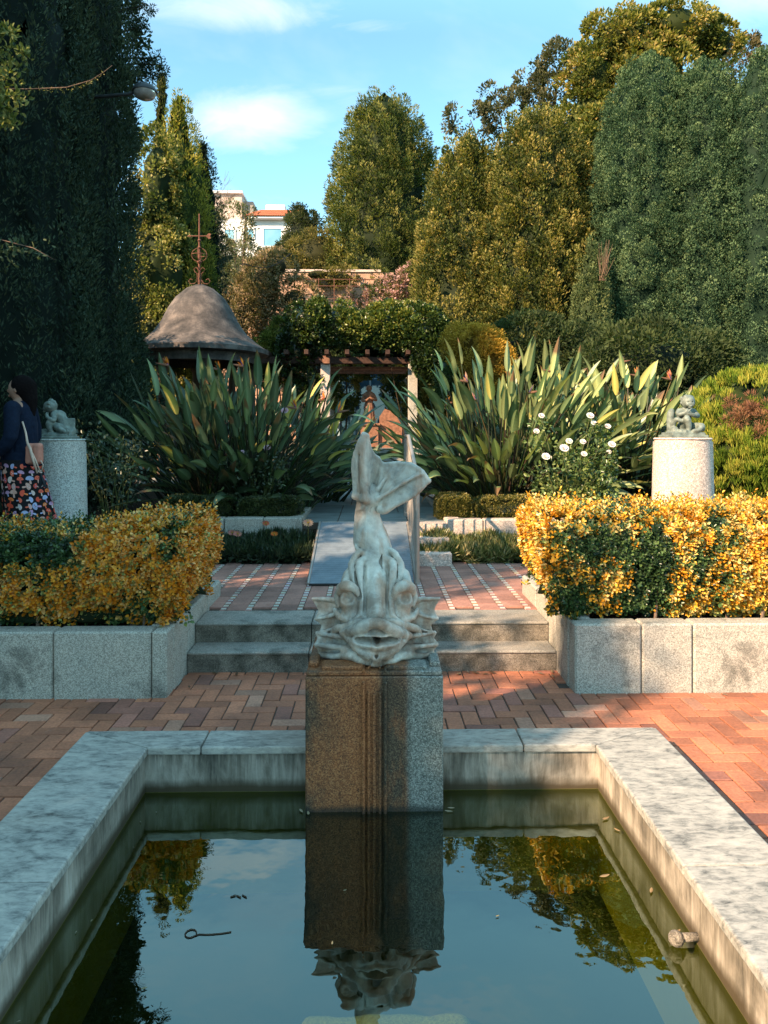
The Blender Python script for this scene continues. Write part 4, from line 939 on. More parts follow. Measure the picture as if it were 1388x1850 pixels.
b.add([(GX+.12, GY-.006, za+.0), (GX+.19, GY-.006, za+.065), (GX+.24, GY-.006, za+.05), (GX+.215, GY-.006, za), (GX+.24, GY-.006, za-.05), (GX+.19, GY-.006, za-.065)]+[(GX+.12, GY+.006, za+.0), (GX+.19, GY+.006, za+.065), (GX+.24, GY+.006, za+.05), (GX+.215, GY+.006, za), (GX+.24, GY+.006, za-.05), (GX+.19, GY+.006, za-.065)],
      [(0, 1, 2, 3, 4, 5), (11, 10, 9, 8, 7, 6), (0, 6, 7, 1), (1, 7, 8, 2), (2, 8, 9, 3), (3, 9, 10, 4), (4, 10, 11, 5), (5, 11, 6, 0)])
b.add([(GX-.25, GY-.005, za), (GX-.21, GY-.005, za+.03), (GX-.21, GY-.005, za-.03), (GX-.30, GY, za)], [(0, 1, 3), (0, 3, 2), (1, 2, 3)])
b.build('vane_arrow', M['iron'], gzb)
b = MB(); zs = yv(462)
for a0 in (0, math.pi/2):
    b.tube([(GX-.02+.17*math.cos(t)*math.cos(a0), GY+.17*math.cos(t)*math.sin(a0), zs+.15*math.sin(t)) for t in np.linspace(0, 2*math.pi, 25)], .009, 5, cap=False)
b.tube([(GX-.02+.17*math.cos(t), GY+.17*math.sin(t), zs) for t in np.linspace(0, 2*math.pi, 25)], .009, 5, cap=False)
b.lathe([(.02, -.03), (.05, 0), (.02, .03)], (GX-.02, GY, zs+.16), 10); b.lathe([(.02, -.05), (.06, 0), (.02, .05)], (GX-.02, GY, zs-.16), 10); b.lathe([(.02, -.03), (.045, 0), (.02, .03)], (GX-.02, GY, yv(436)), 10)
for k in range(4):
    a = math.pi/2*k; ca, sa = math.cos(a), math.sin(a); z0 = topz-.02
    b.tube([(GX-.02+r*ca, GY+r*sa, z0+z) for r, z in ((.02, .34), (.07, .40), (.12, .36), (.10, .30), (.05, .26), (.04, .14), (.10, .04), (.19, .03), (.24, .09), (.20, .15), (.15, .12))], .010, 5)
b.build('vane_scrolls', M['iron'], gzb)
# thin wire from gazebo to the shrubs
p0 = at(438, 476, 18.0); p1 = at(525, 458, 24); b = MB(); b.tube([p0+(p1-p0)*t+np.array([0, 0, -.25*math.sin(math.pi*t)]) for t in np.linspace(0, 1, 12)], .012, 5)
tag(b.build('cable', M['grime'], loc=tuple(p0)), 'thin dark cable strung behind the gazebo roof towards the white house', 'cable')

# ================================================================== PERGOLA
pg = thing('pergola', (0, 22, ZT), 'vine covered pergola of granite posts and dark timber beams at the end of the path', 'pergola')
PZT = Z(658, 20.6)
for (x, y) in ((X(588.5, 20.6), 20.6), (X(746, 20.6), 20.6), (X(588.5, 20.6), 23.6), (X(746, 20.6), 23.6), (X(588.5, 20.6)-2.2, 20.6), (X(746, 20.6)+2.0, 20.6)):
    b = MB().box((x, y, (ZT+PZT)/2), (.26, .26, PZT-ZT), bev=.012); b.build('post', M['gran_pink'] if x < 0 else M['gran'], pg)
for y in (20.6, 23.6): MB().box((0, y, PZT+.10), (7.4, .18, .19), bev=.01).build('beam', M['wood'], pg)
b = None
for x in np.arange(-3.4, 3.6, .55): MB().box((x, 22.1, PZT+.27), (.12, 4.3, .13), bev=.01).build('rafter', M['wood'], pg)
MB().box((X(588.5, 20.6)+.03, 20.42, PZT+.10), (.2, .14, .22), bev=.01).build('beam_end', M['brown'], pg)
for y in (21.2, 21.9, 22.6): MB().box((-.1, y, PZT-.06), (2.3, .10, .09), bev=.008).build('cross_slat', M['brown'], pg)
# figure on its plinth inside
SX, SY = X(667, 21.4), 21.4
s = Sculpt((-.32, -.3, -.02), (.32, .3, 1.25), .011)
s.chain([(0, 0, 0), (0, 0, .35), (0, .0, .62), (0, 0, .82)], [.19, .155, .115, .125], k=.04); s.chain([(-.10, 0, .84), (0, 0, .87), (.10, 0, .84)], [.055, .06, .055], k=.03)
s.cap((0, 0, .87), (0, -.01, .95), .04, k=.02); s.ell((0, -.015, 1.02), (.068, .075, .088), k=.02); s.ell((0, .03, 1.02), (.085, .07, .09), k=.02)
s.chain([(.13, 0, .82), (.20, -.02, .68), (.10, -.13, .70), (.03, -.15, .74)], [.05, .042, .033, .025], k=.02); s.chain([(-.13, 0, .82), (-.19, -.03, .66), (-.08, -.14, .66), (-.01, -.16, .72)], [.05, .042, .033, .025], k=.02)
for a in np.linspace(0, 6.28, 12): s.chain([(.13*math.cos(a), .13*math.sin(a), .62), (.20*math.cos(a+.15), .2*math.sin(a+.15), .0)], [.012, .018], k=.02, sub=True)
V, F = s.mesh(); tag(mk('garden_figure', V+np.array([SX, SY, Z(765, SY)]), F.astype(np.int32), M['brown'], None, True, loc=(SX, SY, Z(765, SY))), 'robed brown standing figure on a plinth inside the pergola', 'statue')
t = thing('statue_plinth', (SX, SY, ZT), 'square terracotta plinth carrying the robed figure in the pergola', 'plinth'); zq = Z(765, SY)
MB().box((SX+.02, SY, (ZT+zq)/2-.03), (.52, .5, zq-ZT-.06), bev=.02).build('block', M['brown'], t); MB().box((SX+.02, SY, zq-.035), (.62, .6, .07), bev=.015).build('cap', M['brown'], t)
t = thing('stone_bench', (SX+.75, SY+.2, ZT), 'sunlit chunky terracotta seat block right of the robed figure', 'bench')
o = MB().add([(SX+.3, SY-.15, ZT), (SX+.95, SY-.15, ZT), (SX+.95, SY-.15, ZT+.62), (SX+.78, SY-.15, ZT+1.0), (SX+.45, SY-.15, ZT+1.12), (SX+.3, SY-.15, ZT+.9)]+[(SX+.3, SY+.4, ZT), (SX+.95, SY+.4, ZT), (SX+.95, SY+.4, ZT+.62), (SX+.78, SY+.4, ZT+1.0), (SX+.45, SY+.4, ZT+1.12), (SX+.3, SY+.4, ZT+.9)],
    [(0, 1, 2, 3, 4, 5), (11, 10, 9, 8, 7, 6)]+[(i, 6+i, 6+(i+1) % 6, (i+1) % 6) for i in range(6)]).build('seat_block', M['brown'], t)
# glass screen behind the pergola
t = thing('glass_screen', (0, 24.6, ZT), 'pale blue framed glass screen behind the figure in the pergola', 'screen')
b = MB()
for x in np.arange(-1.6, 2.0, .52): b.box((x, 24.6, ZT+1.25), (.07, .08, 2.5), bev=.005)
b.box((.2, 24.6, ZT+2.48), (3.8, .1, .08)).build('frame', simple('pale_blue_frame', (.35, .45, .5), .5, .4, 0, .1), t)
for x in np.arange(-1.34, 1.7, .52): MB().box((x, 24.63, ZT+1.22), (.45, .012, 2.4)).build('pane', M['glass'], t)

# ================================================================== TERRACE WALLS, HOUSE
def gwall(x0, x1, y, z0, z1, lab, mat, th=.35):
    t = thing('retaining_wall', ((x0+x1)/2, y, z0), lab, 'wall')
    b = MB(); nrow = max(2, int((z1-z0)/.3)); 
    for r_ in range(nrow):
        za, zb_ = z0+(z1-z0)*r_/nrow, z0+(z1-z0)*(r_+1)/nrow; xx = x0-(.3 if r_ % 2 else 0)
        while xx < x1:
            L_ = random.uniform(.45, .9); s = random.gauss(0, .09); b.cc = tuple(q*(1+s) for q in (.50, .31, .21)); b.box((xx+L_/2, y+th/2+random.uniform(-.01, .01), (za+zb_)/2), (L_-.015, th, zb_-za-.015), bev=.015); xx += L_
    b.build('masonry', M['slabw'], t, usecol=True)
    MB().span((x0-.2, y+.05, z0), (x1+.3, y+th-.05, z1-.02)).build('mortar', M['wallo'], t)
    MB().span((x0-.3, y-.05, z1+.002), (x1+.3, y+th+.03, z1+.10)).build('capping', M['gran_pink'], t)
g = G('ochre_masonry'); n = g.noise(5, 7, .7); M['slabw'] = g.done(g.bsdf(g.mix(.5, g.attr(), g.ramp(n, [(.3, .25), (.75, .75)]), 'OVERLAY'), .85, .2, g.bump(g.math('ADD', n, g.noise(40)), .5, .01)))
gwall(X(500, 30), X(675, 30), 30, 3.0, Z(492, 30), 'sunlit ochre stone retaining wall below the conifer', M['slabw'])
gwall(X(300, 26), X(860, 26), 26.2, .9, Z(572, 26.2), 'lower pale stone terrace wall behind the vine pergola', M['slabw'])
t = thing('iron_railing', (X(650, 28), 28, Z(572, 28)), 'thin dark iron railing along the terrace in front of the ochre wall', 'railing')
b = MB()
for py in (505, 517, 540): b.tube([(X(520, 28), 28, Z(py, 28)), (X(800, 28), 28, Z(py, 28))], .013, 5)
b.build('rail', M['iron'], t)
for px in range(520, 801, 28): MB().tube([(X(px, 28), 28, Z(575, 28)), (X(px, 28), 28, Z(503, 28))], .016, 5).build('post', M['iron'], t)
HY = 46.0
def hz(py): return Z(py, HY)
hs = thing('white_house', (X(480, HY), HY, 7), 'white rendered house with orange red tiled roof and blue windows on the hill', 'house')
x0, x1, x2 = X(395, HY), X(540, HY), X(452, HY)
ze = hz(396); zr_ = hz(378)
MB().span((x0, HY, 5), (x1, HY+7, ze-.05)).build('wall', M['plaster'], hs)
MB().box(((x2+x1)/2, HY-.12, ze-.02), (x1-x2+.5, .5, .16), bev=.03).build('eaves', M['plaster'], hs)
o = MB().add([(x2-.35, HY-.45, ze+.07), (x1+.35, HY-.45, ze+.07), (x1+.1, HY+3.2, Z(380, HY+3.2)), (x2+.2, HY+3.2, Z(380, HY+3.2)), (x2-.35, HY+7.2, ze+.07), (x1+.35, HY+7.2, ze+.07)], [(0, 1, 2, 3), (3, 2, 5, 4), (0, 3, 4), (1, 5, 2)]).build('roof', M['tile'], hs)
MB().box((X(484, HY), HY+4.0, Z(378, HY+4)-.1), (1.3, .6, .55), bev=.03).build('chimney', M['plaster'], hs)
def win(xa, xb, ya, yb):
    f = MB(); w = .09; a, c, lo, hi = X(xa, HY), X(xb, HY), hz(yb), hz(ya)
    f.span((a, HY-.06, lo), (a+w, HY+.05, hi)); f.span((c-w, HY-.06, lo), (c, HY+.05, hi)); f.span((a+w, HY-.06, hi-w), (c-w, HY+.05, hi)); f.span((a+w, HY-.06, lo), (c-w, HY+.05, lo+w))
    fo = f.build('window', M['plaster'], hs); MB().span((a+w, HY-.02, lo+w), (c-w, HY-.012, hi-w)).build('pane', M['bluepane'], fo)
g = G('sky_reflection_pane'); M['bluepane'] = g.done(g.bsdf(g.ramp(g.noise(.6, 3), [(.3, (.12, .33, .46)), (.7, (.26, .5, .62))]), .12, .8))  # blue sky reflection painted into the pane colour
win(474, 511, 412, 448); win(441, 461, 413, 433); win(404, 426, 414, 436)
MB().box((X(516, HY), HY-.05, (hz(412)+hz(455))/2), (.25, .12, hz(412)-hz(455)), bev=.02).build('pilaster', M['plaster'], hs)
bl = thing('stair_tower', (X(415, 49), 49, 7), 'flat topped pale concrete block rising behind the white house', 'building')
MB().span((X(380, 49), 49, 5), (X(437, 49), 54, Z(352, 49))).build('wall', M['gran_pink'], bl); MB().span((X(437, 49)+.01, 49.4, 5), (X(456, 49), 53, Z(362, 49))).build('side_wall', M['tread'], bl)
MB().span((X(378, 49), 48.8, Z(352, 49)+.005), (X(439, 49), 54.2, Z(349, 49)+.05)).build('parapet', M['plaster'], bl)

# ================================================================== STREET LAMP in the left tree
LY = 10.1; lp = at(262, 166, LY)
t = thing('street_lamp', (-4.9, LY+.6, .5), 'dark hooded street lamp with frosted bowl reaching out of the tall dark cypress', 'lamp')
MB().tube([(-4.9, LY+.6, .4), (-4.9, LY+.6, lp[2]+.15)], [.07, .045], 10).build('pole', M['lampb'], t, True)
b = MB(); b.tube([(-4.9, LY+.6, lp[2]+.1), (-4.2, LY+.35, lp[2]+.05), (lp[0]-.2, LY+.02, lp[2]-.02), (lp[0], LY, lp[2]+.06)], [.03, .026, .022, .03], 8); b.build('arm', M['lampb'], t, True)
b = MB().lathe([(.168, -.005), (.165, .02), (.13, .07), (.06, .10), (.03, .13), (.0, .13)], tuple(lp), 32); o = b.build('lamp_shade', M['lampb'], t); autosmooth(o)
o = MB().lathe([(.150, -.002), (.147, -.03), (.12, -.075), (.07, -.10), (.0, -.107)], tuple(lp), 32, cap=False).build('glass_bowl', M['lampglass'], t, True)
# ================================================================== VEGETATION
def hedge(name, x0, x1, y0, y1, z0, z1, label, seed, yellow, nsh=2600, cat='hedge', slope=0.0):
    """euonymus hedge: shoots with whorls of rounded leaves over a box-like mass"""
    t = thing(name, ((x0+x1)/2, (y0+y1)/2, z0), label, cat)
    f = Fol(); sg = 1 if x1 > x0 else -1; xa, xb = min(x0, x1), max(x0, x1); inner = x0   # x0 = end beside the steps
    W = xb-xa; D = y1-y0; H = z1-z0
    areas = dict(front=W*H*1.25, top=W*D*.8, side=D*H*1.3, back=W*H*.25); tot = sum(areas.values())
    P = []; N = []
    for fc, a in areas.items():
        n = int(nsh*a/tot); u = rng.uniform(-.03, 1.03, n); v = rng.uniform(0, 1, n)
        if fc == 'front': p = np.stack([xa+W*u, np.full(n, y0), z0+H*v], 1); nn = (0, -1, .1)
        elif fc == 'back': p = np.stack([xa+W*u, np.full(n, y1), z0+H*v], 1); nn = (0, 1, .1)
        elif fc == 'top': p = np.stack([xa+W*u, y0+D*v, np.full(n, z1)], 1); nn = (0, 0, 1)
        else: p = np.stack([np.full(n, inner), y0+D*u, z0+H*v], 1); nn = (-sg, 0, .1)
        P.append(p); N.append(np.tile(nn, (n, 1)))
    P = np.concatenate(P); N = unit(np.concatenate(N).astype(float))
    # rounded, bulging, tapering to the base
    c = np.array([(xa+xb)/2, (y0+y1)/2, 0]); hrel = (P[:, 2]-z0)/H
    bul = np.sin(np.clip(hrel, 0, 1)*math.pi*.75+.25)*.09-.07-.09*np.clip(1-hrel*1.6, 0, 1)**2
    low_ = slope*np.clip((np.abs(P[:, 0])-1.65)/.35, 0, 1)*hrel; P[:, 2] -= low_
    P[:, 0] += np.where(N[:, 0]*-sg > .5, -sg*(bul+.05*hrel), 0); P[:, 1] -= np.where(N[:, 1] < -.5, bul, 0)
    P += N*(.022*nz(P, 4.0, seed)+.024*nz(P, 10, seed+3))[:, None]
    edge = (P[:, 2] > z1-.06) & (np.abs(P[:, 1]-y0) < .08); P[edge, 1] += .05; P[edge, 2] -= .02
    ncl = nz(P, 3.4, seed+5)+.8*nz(P, 8, seed+2)
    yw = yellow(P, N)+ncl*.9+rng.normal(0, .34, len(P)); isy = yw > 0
    d = unit(N*.8+np.array([0, 0, .55])+rv(len(P))*.45)
    tall = (N[:, 2] > .8) & (rng.uniform(0, 1, len(P)) < .16); L = rng.uniform(.03, .07, len(P)); L[tall] += rng.uniform(.03, .10, tall.sum())
    k = 8; n = len(P); idx = np.repeat(np.arange(n), k); j = np.tile(np.arange(k), n)
    ref = unit(np.cross(d, np.array([.3, .2, 1.0])))[idx]; w = np.cross(d[idx], ref); ang = j*2.4+np.repeat(rng.uniform(0, 6, n), k)
    rad = ref*np.cos(ang)[:, None]+w*np.sin(ang)[:, None]; fr = (j/k)
    p = P[idx]+d[idx]*(L[idx]*(fr*1.0))[:, None]+rad*.006
    open_ = (1.15-.75*fr)[:, None]; ld = unit(rad*open_+d[idx]*(.35+.6*fr)[:, None]+rv(n*k)*.18)
    nn = unit(d[idx]*1.0-rad*.35+rv(n*k)*.15)
    ysh = isy[idx]; ln = np.where(ysh, .036, .034)*(1.1-.45*fr)*rng.uniform(.8, 1.2, n*k)
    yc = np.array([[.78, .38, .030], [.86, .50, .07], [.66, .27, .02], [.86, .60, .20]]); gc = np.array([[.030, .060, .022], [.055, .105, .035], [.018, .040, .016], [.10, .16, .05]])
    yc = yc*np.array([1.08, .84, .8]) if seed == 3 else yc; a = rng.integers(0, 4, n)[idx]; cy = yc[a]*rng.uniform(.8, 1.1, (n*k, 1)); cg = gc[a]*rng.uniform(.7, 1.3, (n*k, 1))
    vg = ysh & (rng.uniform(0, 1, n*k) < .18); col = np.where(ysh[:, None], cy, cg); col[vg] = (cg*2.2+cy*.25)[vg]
    f.leaves(p, ld, nn, ln, ln*.62, col, kind=6, fold=.16, droop=.12)
    f.build('foliage', M['leafg'], t)
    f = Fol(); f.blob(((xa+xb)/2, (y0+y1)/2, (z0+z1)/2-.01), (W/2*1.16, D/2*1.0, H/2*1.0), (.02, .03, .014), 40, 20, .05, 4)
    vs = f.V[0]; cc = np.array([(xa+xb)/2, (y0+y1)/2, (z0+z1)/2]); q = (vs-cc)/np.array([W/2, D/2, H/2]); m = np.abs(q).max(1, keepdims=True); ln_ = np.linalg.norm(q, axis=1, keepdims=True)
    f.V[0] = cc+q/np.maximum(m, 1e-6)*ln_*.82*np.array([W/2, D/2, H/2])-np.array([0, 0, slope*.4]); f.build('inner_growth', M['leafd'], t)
    b = MB()
    for i in range(26):
        x = random.uniform(xa+.1, xb-.1); y = random.uniform(y0+.06, y1-.1); b.tube([(x, y, z0-.06), (x+random.uniform(-.06, .06), y-.03, z0+H*.4)], [.012, .006], 5)
    b.build('stems', M['twig'], t)
    return t
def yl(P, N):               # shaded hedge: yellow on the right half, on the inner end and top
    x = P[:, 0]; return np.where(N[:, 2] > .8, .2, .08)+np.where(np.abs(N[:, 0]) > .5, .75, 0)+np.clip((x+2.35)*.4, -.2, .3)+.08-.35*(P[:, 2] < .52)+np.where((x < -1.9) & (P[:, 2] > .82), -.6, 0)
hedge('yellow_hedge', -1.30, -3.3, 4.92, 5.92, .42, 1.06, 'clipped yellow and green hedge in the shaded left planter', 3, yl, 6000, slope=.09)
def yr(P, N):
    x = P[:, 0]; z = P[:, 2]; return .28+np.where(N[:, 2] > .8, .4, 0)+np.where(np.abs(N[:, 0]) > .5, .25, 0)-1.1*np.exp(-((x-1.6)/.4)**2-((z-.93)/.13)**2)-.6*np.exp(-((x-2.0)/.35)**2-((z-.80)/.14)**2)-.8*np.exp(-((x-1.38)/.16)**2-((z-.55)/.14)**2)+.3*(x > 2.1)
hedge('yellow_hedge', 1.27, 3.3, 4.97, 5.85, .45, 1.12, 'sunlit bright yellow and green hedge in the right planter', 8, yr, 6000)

def box_hedge(x0, x1, y0, y1, z0, z1, label, pal, n=1500, curve=0):
    t = thing('box_hedge', ((x0+x1)/2, (y0+y1)/2, z0), label, 'hedge'); f = Fol()
    u = rng.uniform(-1, 1, (n, 3)); ax = rng.choice([1, 2, 2, 1, 0], n); s = np.where(rng.uniform(0, 1, n) < .8, -1, 1); s[ax == 2] = 1
    u[np.arange(n), ax] = s; c = np.array([(x0+x1)/2, (y0+y1)/2, (z0+z1)/2]); hs_ = np.array([(x1-x0)/2, (y1-y0)/2, (z1-z0)/2])
    u = u/np.maximum(1, (np.abs(u)**6).sum(1, keepdims=True)**(1/6))
    C = c+u*hs_; C += (.018*nz(C, 7))[:, None]*unit(u); Nn = np.zeros((n, 3)); Nn[np.arange(n), ax] = s
    f.clumps(C, Nn, np.full(n, .03), 12, .022, .55, pal, up=.5, hemi=.5, cvar=.9)
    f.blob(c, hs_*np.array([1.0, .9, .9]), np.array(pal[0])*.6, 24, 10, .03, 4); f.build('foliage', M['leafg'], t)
BG = [(.02, .03, .012), (.06, .085, .03), (.14, .15, .05)]; BY = [(.035, .045, .012), (.13, .13, .03), (.32, .25, .07)]
box_hedge(-2.5, -1.63, 8.78, 9.2, .60, .93, 'low clipped dark box hedge left of the shaded rose bush', BG)
box_hedge(-1.58, -.86, 8.80, 9.25, .62, .91, 'low clipped box hedge at the path corner beneath the left giant leafy plant', BG)
box_hedge(.82, 1.22, 8.82, 9.4, .60, .93, 'small rounded yellow green box hedge at the path corner on the right', BY)
box_hedge(1.26, 2.35, 8.80, 9.2, .60, .92, 'low clipped olive box hedge on the sunlit kerb wall', BY)
box_hedge(4.3, 5.4, 7.3, 7.8, .34, .95, 'low box hedge at the right edge beneath the bright green bush', BY)

# ---- plant helper: bird of paradise with paddle leaves
def paddle_plant(cx, cy, z0, R0_, H, n, label, pal, nflow, lean=(0, 0), seed=0, ll=.50, flowpal=((.75, .22, .03), (.8, .32, .05)), nflow_pos=None):
    t = thing('bird_of_paradise_plant', (cx, cy, z0), label, 'plant'); rr = random.Random(seed); n = int(n*1.8); b = MB(); sb = MB()
    for i in range(n):
        az = rr.uniform(0, 2*math.pi); q = rr.random()**.6; base = Vector((cx+math.cos(az)*R0_*.45*rr.random(), cy+math.sin(az)*R0_*.35*rr.random(), z0))
        th = q*rr.uniform(.9, 1.6); Lt = H*(1.08-.24*q)*rr.uniform(.72, 1.05)*(1 if q < .5 else rr.uniform(.8, 1.05))
        L_ = ll*rr.uniform(.7, 1.15); Lp = max(.15, Lt-L_); d2 = Vector((math.cos(az)+lean[0], math.sin(az)+lean[1], 0)).normalized()
        seg = 5; pts = [base]; ang = th*.55; p = base.copy()
        for k in range(seg):
            ang += th*.45/seg; p = p+(d2*math.sin(ang)+Vector((0, 0, 1))*math.cos(ang))*(Lp/seg); pts.append(p.copy())
        sb.cc = tuple(c*rr.uniform(.35, .8) for c in pal[1]); sb.tube(pts, [.016, .014, .012, .010, .009, .008], 5, cap=False)
        # blade
        W_ = L_*rr.uniform(.18, .26); side = Vector((-d2.y, d2.x, 0)); tw = rr.uniform(-.9, .9); nb = 8; bang = ang; bend = rr.uniform(-.1, .4)*(1+q); P = []; fold = rr.uniform(.25, .75)
        c0 = Vector(pal[0]).lerp(Vector(pal[2]), min(1, rr.random()**1.6))*rr.uniform(.6, 1.4)
        if rr.random() < .045: c0 = Vector((.34, .30, .08))
        for k in range(nb+1):
            u = k/nb; fw = d2*math.sin(bang)+Vector((0, 0, 1))*math.cos(bang); up = -(d2*math.cos(bang))+Vector((0, 0, 1))*math.sin(bang)
            up2 = up*math.cos(tw)+side*math.sin(tw); s2 = side*math.cos(tw)-up*math.sin(tw)
            w = W_*(max(0, math.sin(math.pi*min(1, u*.97+.03)**.64))**.8)*.5
            P += [p+s2*w+up2*w*fold, p.copy(), p-s2*w+up2*w*fold]; p = p+fw*(L_/nb); bang += bend/nb*(1+u)
        b.cc = tuple(c0)
        b.add(P, [(k*3+j, k*3+j+1, k*3+j+4, k*3+j+3) for k in range(nb) for j in (0, 1)])
        nv = len(P)
        for k in range(nb+1): b.c[-nv+k*3+1] = tuple(min(.8, c*1.9+.02) for c in c0)
        if rr.random() < .3:
            for k in range(nb-1 if rr.random() < .7 else nb-3, nb+1):
                for j in (0, 1, 2): b.c[-nv+k*3+j] = (.20, .12, .06)
    b.build('leaf_blades', M['paddle'], t, usecol=True); sb.build('leaf_stalks', M['paddle'], t, True, usecol=True)
    for i in range(nflow):
        az = rr.uniform(3.3, 6.1); p = Vector(at(nflow_pos[i][0], nflow_pos[i][1], cy-.5)) if nflow_pos else Vector((cx+math.cos(az)*R0_*rr.uniform(.2, .6), cy+math.sin(az)*R0_*.5, z0+H*rr.uniform(.72, .95))); f = MB()
        f.cc = (.16, .12, .05); f.tube([Vector((cx, cy, z0+.3)), Vector((cx+(p.x-cx)*.6, cy+(p.y-cy)*.6, z0+H*.5)), p], [.010, .009, .008], 5)
        sx = rr.choice((-1, 1)); f.cc = (.25, .13, .08); f.tube([p, p+Vector((sx*.07, -.02, .012)), p+Vector((sx*.16, -.04, .03))], [.013, .016, .002], 6)
        for k in range(5):
            f.cc = flowpal[k % 2]; a = rr.uniform(-.2, 1.3); h = rr.uniform(.09, .14); tip = p+Vector((sx*math.cos(a)*h*.7, rr.uniform(-.04, .03), math.sin(a)*h+.03)); m = p.lerp(tip, .55); s_ = Vector((0, .4, 1)).cross(tip-p).normalized()*.016
            f.add([p, m+s_, tip, m-s_, m+Vector((0, -.008, 0))], [(0, 1, 4), (1, 2, 4), (2, 3, 4), (3, 0, 4)])
        f.cc = (.06, .06, .35); f.tube([p, p+Vector((sx*.05, -.03, .09))], [.006, .002], 4)
        f.build('flower', M['petal'], t, usecol=True)
    return t
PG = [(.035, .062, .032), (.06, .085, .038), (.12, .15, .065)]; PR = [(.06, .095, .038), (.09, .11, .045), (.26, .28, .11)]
def YX(px, Y): return X(px, Y)
paddle_plant(YX(380, 10.0), 10.1, .62, 1.5, 2.12, 120, 'big dark shaded bird of paradise clump at the left in front of the gazebo', PG, 2, seed=1)
paddle_plant(YX(465, 9.9), 9.9, .62, 1.5, 2.05, 150, 'bird of paradise clump left of the path with two orange blooms lit at its top', PG, 5, seed=2, nflow_pos=[(398, 668), (440, 662), (536, 738), (392, 768), (610, 745)])
paddle_plant(YX(545, 11.2), 11.3, .62, 1.4, 1.65, 80, 'lower dark bird of paradise clump arching over the left edge of the path', PG, 1, seed=3)
paddle_plant(YX(905, 10.2), 10.2, .62, 1.6, 2.25, 190, 'large sunlit bird of paradise clump right of the path behind the fish tail', PR, 4, seed=4, nflow_pos=[(1000, 672), (860, 722), (955, 710), (845, 690)], flowpal=((.5, .3, .2), (.6, .3, .15)))
paddle_plant(YX(1010, 10.8), 10.9, .62, 1.5, 2.3, 140, 'tall sunlit bird of paradise clump behind the white rose bush', PR, 3, seed=5, nflow_pos=[(1118, 655), (1085, 738), (1060, 700)], flowpal=((.5, .3, .2), (.6, .3, .15)))
paddle_plant(YX(1135, 10.6), 10.7, .62, 1.4, 2.2, 130, 'sunlit bird of paradise clump behind the pale pink round pedestal', PR, 3, seed=6, nflow_pos=[(1213, 686), (1155, 680), (1205, 735)], flowpal=((.6, .22, .12), (.7, .3, .1)))
paddle_plant(YX(830, 11.8), 12.0, .62, 1.3, 1.7, 80, 'low bird of paradise clump leaning towards the path beside the right pergola post', PR, 1, seed=7)

# ---- roses
def rose_flower(b, p, r, c):
    p = Vector(p)
    for ring, (n, rad, tilt, h) in enumerate(((6, 1, .45, 0), (5, .78, .9, .15), (4, .5, 1.25, .3), (3, .28, 1.45, .4))):
        for k in range(n):
            a = 2*math.pi*(k+.5*ring)/n+ring; E1 = Vector((1, 0, 0)); E2 = Vector((0, .64, .77)); up = Vector((0, -.77, .64)); o = E1*math.cos(a)+E2*math.sin(a); s = E2*math.cos(a)-E1*math.sin(a)
            q0 = p+up*r*h*.3; w = r*.62*rad+.12*r; e = o*math.cos(tilt)+up*math.sin(tilt)
            b.cc = tuple(min(.9, x*random.uniform(.85, 1.08)) for x in c)
            b.add([q0, q0+e*r*rad*.6+s*w*.8, q0+e*r*rad+s*w*.45-up*r*.05+o*r*.08, q0+e*r*rad-s*w*.45-up*r*.05+o*r*.08, q0+e*r*rad*.6-s*w*.8], [(0, 1, 2, 3), (0, 3, 4)])
def rose_bush(cx, cy, z0, rad, H, nle, label, flowers, pal, fc, name='rose_bush', sparse=False):
    t = thing(name, (cx, cy, z0), label, 'rose bush'); sb = MB(); C = []
    for i in range(16 if not sparse else 9):
        a = random.uniform(0, 6.28); h = H*random.uniform(.6, 1); q = Vector((cx+math.cos(a)*rad*random.uniform(.3, .95), cy+math.sin(a)*rad*.6, z0+h)); m = Vector((cx+math.cos(a)*rad*.25, cy, z0+h*.5))
        sb.cc = (.10, .12, .04); sb.tube([Vector((cx+random.uniform(-.05, .05), cy, z0)), m, q], [.012, .008, .004], 5)
        for u in np.linspace(.25, 1, 7): C.append(m.lerp(q, u)+Vector((random.gauss(0, .07), random.gauss(0, .07), random.gauss(0, .05))))
    for (px, py, y, r_) in flowers:
        p = at(px, py, y); C += [Vector(p)+Vector((random.gauss(0, .05), .04, -.08-random.random()*.1)) for _ in range(3)]; sb.tube([Vector((cx, cy, z0+.1)), Vector(((p[0]+cx)/2, cy, z0+(p[2]-z0)*.55)), Vector(p)], [.009, .007, .004], 5)
    sb.build('canes', M['petal'], t, True, usecol=True); C = np.array([list(c) for c in C]); f = Fol()
    per = max(4, nle//len(C)); f.clumps(C, np.tile([0, -.3, .4], (len(C), 1)), np.full(len(C), .10), per, .05, .58, pal, up=.1, hemi=.1, shell=.3, cvar=.9, kind=6); f.build('foliage', M['leafg'], t)
    for (px, py, y, r_) in flowers:
        b = MB(); rose_flower(b, at(px, py, y), r_*.78, fc); b.build('flower', M['petal'], t, usecol=True)
RG = [(.04, .07, .025), (.11, .17, .045), (.24, .27, .08)]
rose_bush(YX(1035, 8.3), 8.4, .5, .62, .95, 2800, 'bushy rose with many white blooms in front of the right leafy clumps', [(978, 752, 8.3, .045), (1066, 752, 8.2, .055), (1073, 765, 8.2, .045), (1098, 771, 8.2, .045), (969, 780, 8.1, .045), (1028, 798, 8.1, .05), (1019, 811, 8.0, .065), (1053, 799, 8.1, .045), (1105, 804, 8.1, .055), (1055, 821, 8.0, .045), (986, 826, 8.0, .06), (1100, 817, 8.1, .035)], RG, (.82, .77, .70))
